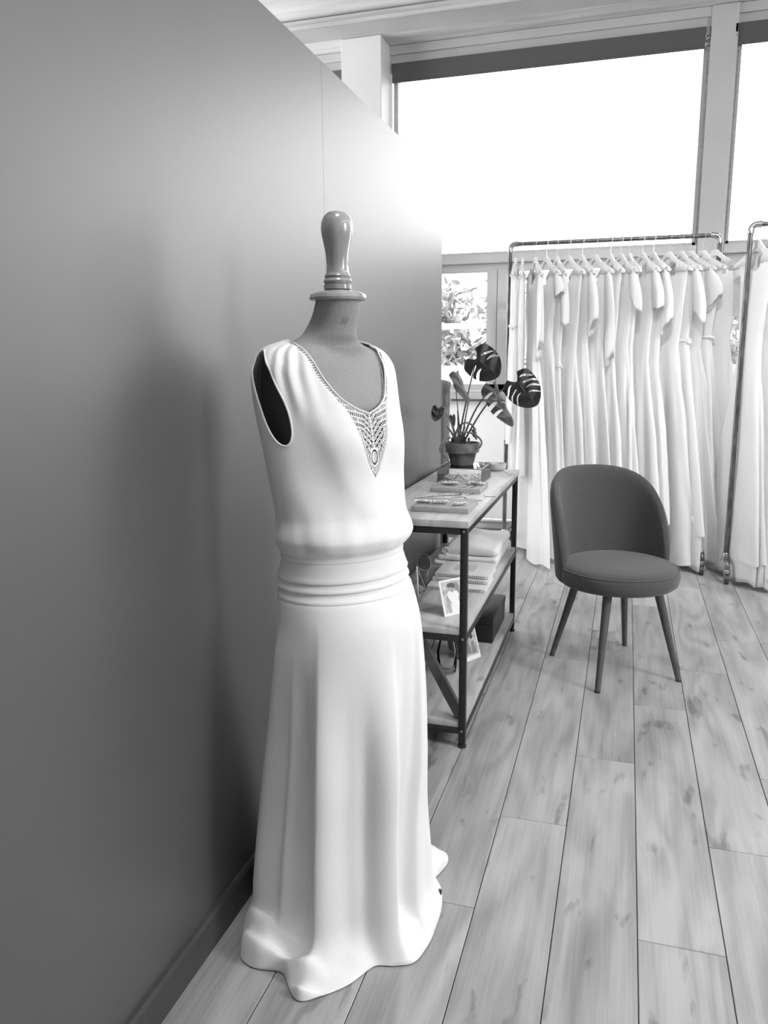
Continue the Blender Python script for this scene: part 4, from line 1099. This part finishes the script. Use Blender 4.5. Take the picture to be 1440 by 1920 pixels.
def hanger(x, y, rot, label, grp):
    """rot: heading of the near arm; 0 = straight at the camera side"""
    t = empty('clothes_hanger', (x, y, BARZ), label, 'hanger', grp)
    ud = Vector((sin(rot), -cos(rot), 0)); c = Vector((x, y, 0)); zt = 1.985
    hk = [c + ud * (-.013 + 0) + Vector((0, 0, BARZ + .004))]
    hk = [c + ud * (.0165 * cos(a)) + Vector((0, 0, BARZ - .0 + .0165 * sin(a))) for a in [R(q) for q in range(200, -41, -30)]] + [c + ud * .006 + Vector((0, 0, BARZ - .028)), c + Vector((0, 0, BARZ - .045)), c + Vector((0, 0, zt))]
    obj('hook', MB().tube(hk, .0017, 6), 'wire', t)
    nd = Vector((cos(rot), sin(rot), 0)); m = MB()
    # flat tapered wooden yoke: neck block and two arms
    for s_ in (-1, 1):
        top = [(0, .012), (.018, .012), (.03, -.005), (.075, -.045), (.13, -.075), (.175, -.092), (.195, -.108)]
        bot = [(0, -.02), (.012, -.022), (.03, -.036), (.075, -.072), (.13, -.1), (.17, -.114), (.192, -.12)]
        vs = []
        for (a, b), (a2, b2) in zip(top, bot):
            for k in (-.0075, .0075):
                vs.append(c + ud * s_ * a + nd * k + Vector((0, 0, zt + b))); vs.append(c + ud * s_ * a2 + nd * k + Vector((0, 0, zt + b2)))
        n_ = len(top); fs = []
        for i in range(n_ - 1):
            o_ = i * 4; q = o_ + 4
            fs += [(o_, q, q+1, o_+1), (o_+2, o_+3, q+3, q+2), (o_, o_+2, q+2, q), (o_+1, q+1, q+3, o_+3)]
        fs += [(0, 1, 3, 2), (4*n_-4, 4*n_-2, 4*n_-1, 4*n_-3)]
        m.add(vs, fs)
    obj('hanger_body', m, 'hanger_wood', t)
    return ud, nd
def hung_gown(x, y, rot, spec, label, grp):
    rg = random.Random(spec.get('seed', 1))
    ud = Vector((sin(rot), -cos(rot), 0)); nd = Vector((cos(rot), sin(rot), 0)); c = Vector((x, y, 0))
    hem = spec.get('hem', .04); wd = spec.get('wd', .34); th = spec.get('th', .028); sl = spec.get('sleeve', 'cap')
    mat = spec.get('mat', 'gown_satin'); waist = spec.get('waist', 1.40 + .16 * (rg.random() - .5))
    t = empty('hanging_gown', (x, y, hem), label, 'dress', grp)
    ph = [rg.uniform(0, 6.28) for _ in range(6)]; fr = [rg.choice((4, 5, 6)), rg.choice((7, 8, 9)), rg.choice((11, 12))]
    TOPZ = 1.885
    hwid = spec.get('hw', .105 + .02 * rg.random())
    def half(z):
        if z > waist: 
            tt = (z - waist) / (TOPZ - waist); return hwid + (.16 - hwid) * tt ** 1.2
        tt = (waist - z) / max(waist - .04, .1); return hwid + (wd - hwid) * tt ** spec.get('sp', .95)
    def thick(z):
        if z > waist: return th * (.85 + .15 * cos((z - waist) * 5))
        tt = (waist - z) / (waist - .02); return th * (1.0 + (spec.get('flare', .55) - .1) * tt)
    # skew: train sweeping forward
    tr = spec.get('train', .0)
    def P(al, z, inn=0):
        hw, ht = half(z), thick(z)
        u = hw * sin(al); v = ht * cos(al)
        g = sm(waist + .04, waist - .45, z)
        amp = g * spec.get('fold', .011) * (1 + .6 * (waist - z))
        f = amp * (sin(al * fr[0] + ph[0] + z * 1.3) * .8 + sin(al * fr[1] + ph[1] - z * 1.1) * .4 + .16 * sin(al * fr[2] + ph[2]))
        f += .004 * noise.noise(Vector((al * 3, z * 6, ph[3]))) 
        v += f * (.9 if cos(al) > 0 else -.9) * abs(cos(al)) ** .5 ; u += f * 1.6 * sin(al)
        u += tr * g * (waist - z) * .35
        return c + ud * u + nd * v + Vector((0, 0, z))
    # bodice
    N = 72; m = MB(); zs_ = [waist + (TOPZ - waist) * i / 26 for i in range(27)]
    nk = spec.get('neck', .10)
    rows = []
    for z in zs_:
        rows.append([P(2*pi*k/N, z) for k in range(N)])
    base = 0
    for r_ in rows: m.v += [tuple(p) for p in r_]
    for i in range(len(rows) - 1):
        zc = (zs_[i] + zs_[i+1]) / 2
        for k in range(N):
            al = 2*pi*(k+.5)/N; u = half(zc) * sin(al)
            lim = nk * max(0, (zc - (TOPZ - spec.get('vd', .16))) / spec.get('vd', .16)) ** .7
            if cos(al) < 0: lim = nk * max(0, (zc - (TOPZ - .07)) / .07) ** .6
            if abs(u) < lim: continue
            m.f.append((i*N+k, i*N+(k+1) % N, (i+1)*N+(k+1) % N, (i+1)*N+k))
    # shoulders up to the hanger arms
    bo = obj('bodice', m, spec.get('bmat', mat), t, ang=0)
    for s_ in (-1, 1):
        sh = MB()
        for k_ in range(8):
            a0, a1 = .075 + .011 * k_, .075 + .011 * (k_ + 1)
            def zt_(a): return 1.985 - .045 - (a - .075) * .56 + .006
            vs = []
            for a in (a0, a1):
                hz_ = TOPZ - .02 
                for q, zz_ in ((-1, TOPZ - .015), (-.45, zt_(a)), (.45, zt_(a)), (1, TOPZ - .015)):
                    vs.append(c + ud * s_ * a + nd * (q * th * .8) + Vector((0, 0, zz_ if abs(q) < 1 else zz_)))
            sh.add(vs, [(0, 1, 5, 4), (1, 2, 6, 5), (2, 3, 7, 6)])
        obj('shoulder_strap', sh, spec.get('bmat', mat), t, ang=0, solid=.0012)
    # skirt
    m = MB(); nz = 46; zs2 = [waist - (waist - hem) * i / nz for i in range(nz + 1)]; N2 = 144
    for i, z in enumerate(zs2):
        for k in range(N2):
            al = 2*pi*k/N2; p = P(al, z)
            if i > nz - 14 and spec.get('slant'):
                p.z += spec['slant'] * (p - c).dot(ud) * (i - nz + 14) / 14
            p.z += .012 * sin(al * 4 + ph[4]) * (i / nz) ** 6
            p.z = max(p.z, .006)
            m.v.append(tuple(p))
    for i in range(nz):
        for k in range(N2): m.f.append((i*N2+(k+1) % N2, i*N2+k, (i+1)*N2+k, (i+1)*N2+(k+1) % N2))
    obj('skirt', m, mat, t, ang=0)
    if spec.get('under'):
        m = MB(); zlo = spec['under']
        for i in range(9):
            z = hem + .10 - (hem + .10 - zlo) * i / 8
            for k in range(N2):
                al = 2*pi*k/N2; p = P(al, max(z, hem)); q = c + (p - c) * .93; m.v.append((q.x, q.y, max(z + .01 * sin(al * 6), .005)))
        for i in range(8):
            for k in range(N2): m.f.append((i*N2+(k+1) % N2, i*N2+k, (i+1)*N2+k, (i+1)*N2+(k+1) % N2))
        obj('underskirt', m, 'gown_chiffon', t, ang=0, solid=.001)
    # sleeves: flat hanging tubes
    if sl != 'none':
        ln = {'cap': .2, 'short': .3, 'long': .62}[sl] * rg.uniform(.8, 1.25); sl_ = rg.uniform(-.06, .06); fl_ = {'cap': 1.35, 'short': 1.2, 'long': .8}[sl]
        for s_ in (-1, 1):
            m = MB(); n_ = 24; K = 14
            for i in range(K + 1):
                q = i / K; uc = .135 + .05 * sin(q * 1.5) + .01 * q; z = 1.90 - ln * q
                rw = (.035 + .016 * sin(q * pi * .9)) * (1 + (fl_ - 1) * q); rt = th * .62 * (1 + .2 * q)
                for k in range(n_):
                    a = 2*pi*k/n_; f = 1 + .12 * sin(a * 5 + ph[5]) * q
                    zz_ = z + .028 * -cos(a) * (1 - q) + sl_ * q * cos(a) + .006 * q * sin(a * 3 + ph[5])
                    if i == K and 'lace' in spec.get('bmat', mat): zz_ += .008 * (k % 2)
                    m.v.append(tuple(c + ud * s_ * (uc + rw * cos(a) * f) + nd * (rt * sin(a) * f) + Vector((0, 0, zz_))))
            for i in range(K):
                for k in range(n_): m.f.append((i*n_+k, i*n_+(k+1) % n_, (i+1)*n_+(k+1) % n_, (i+1)*n_+k))
            obj('sleeve', m, spec.get('bmat', mat), t, ang=0, solid=.001)
    if spec.get('belt'):
        m = MB(); P_ = [P(2*pi*k/48, waist) for k in range(48)]; P_ = [c + (p - c).normalized() * 0 + p for p in [Vector(p) - Vector((0, 0, 0)) for p in P_]]
        bm_ = MB(); pts = [Vector((c.x, c.y, waist)) + (Vector(p) - Vector((c.x, c.y, waist))) * 1.04 for p in [P(2*pi*k/48, waist) for k in range(48)]]
        bm_.tube(pts, .009, 6, closed=True); be = obj('belt', bm_, 'gown_satin', t)
        kn = MB(); kp = c + ud * .115 + Vector((0, 0, waist))
        for i in range(5): kn.ball(kp + Vector((rg.uniform(-.012, .012), rg.uniform(-.012, .005), rg.uniform(-.015, .015))), .012, 8, (1.2, .8, .8))
        obj('bow_knot', kn, 'gown_satin', be)

hooks = [133, 168, 235, 293, 348, 410, 480, 548, 627, 680, 725, 793, 850, 930, 993, 1043, 1105, 1172]
specs = [
 dict(hem=.80, sleeve='none', wd=.20, belt=1, waist=1.56, mat='gown_satin'),
 dict(hem=.56, sleeve='none', wd=.26, mat='gown_chiffon'),
 dict(hem=.03, sleeve='long', wd=.36, train=.25, bmat='gown_lace'),
 dict(hem=.05, sleeve='cap', wd=.33, bmat='gown_lace'),
 dict(hem=.12, sleeve='short', wd=.36, mat='gown_chiffon', bmat='gown_lace', belt=1, waist=1.3),
 dict(hem=.02, sleeve='none', wd=.3),
 dict(hem=.06, sleeve='short', wd=.36, bmat='gown_lace', mat='gown_chiffon'),
 dict(hem=.04, sleeve='long', wd=.34),
 dict(hem=.03, sleeve='none', wd=.36, vd=.1),
 dict(hem=.05, sleeve='cap', wd=.37, bmat='gown_lace'),
 dict(hem=.04, sleeve='none', wd=.34, mat='gown_chiffon'),
 dict(hem=.08, sleeve='short', wd=.37, bmat='gown_lace'),
 dict(hem=.30, sleeve='short', wd=.40, under=.12),
 dict(hem=.04, sleeve='none', wd=.36, train=.1),
 dict(hem=.26, sleeve='short', wd=.42, bmat='gown_lace', mat='gown_chiffon', under=.03, belt=1, waist=1.45),
 dict(hem=.06, sleeve='cap', wd=.36, bmat='gown_lace'),
 dict(hem=.46, sleeve='none', wd=.3, under=.05, belt=1, waist=1.47),
 dict(hem=.05, sleeve='short', wd=.34, bmat='gown_lace')]
ORD = ['leftmost', 'second from left', 'third from left', 'fourth from left', 'fifth from left', 'sixth from left', 'seventh from left', 'eighth from left', 'ninth from left', 'ninth from right', 'eighth from right', 'seventh from right', 'sixth from right', 'fifth from right', 'fourth from right', 'third from right', 'second from right', 'rightmost']
SLV = {'none': 'sleeveless white gown', 'cap': 'white gown with lace cap sleeves', 'short': 'white gown with elbow-length sleeves', 'long': 'white long-sleeved gown'}
rots = [2, 6, 20, 33, 24, 36, 28, 38, 27, 34, 22, 33, 30, 44, 37, 48, 44, 62]
for i, (hx_, sp_) in enumerate(zip(hooks, specs)):
    px = 920 + hx_ / 2.769; y = 5.452 + .0234 * (i / 17); p = at(px, 452, Y=y)
    rot = R(rots[i]); sp_['seed'] = 20 + i; sp_.setdefault('fold', .015)
    hanger(p.x, y, rot, 'white wooden hanger on the rack behind the chair, ' + ORD[i], 'hangers on the middle rack')
    hung_gown(p.x, y, rot, sp_, SLV[sp_['sleeve']] + (' and belt' if sp_.get('belt') else '') + ' on the rack behind the chair, ' + ORD[i], 'gowns on the middle rack')
for i, px in enumerate((1422, 1443, 1466)):
    p = at(px, 448, Y=5.12); o3 = ('leftmost', 'second from left', 'at the frame edge')[i]
    hanger(p.x, 5.122, R(28), 'white hanger on the right-hand rack, ' + o3, 'hangers on the right rack')
    hung_gown(p.x, 5.122, R(24), dict(hem=(.16, .09, .04)[i], sleeve=('none', 'short', 'short')[i], wd=.33, seed=60 + i, mat='gown_satin', bmat='gown_lace', under=.03), 'white gown on the right-hand rack, ' + o3, 'gowns on the right rack')

# neutralise any leftover colour: the photograph is black and white
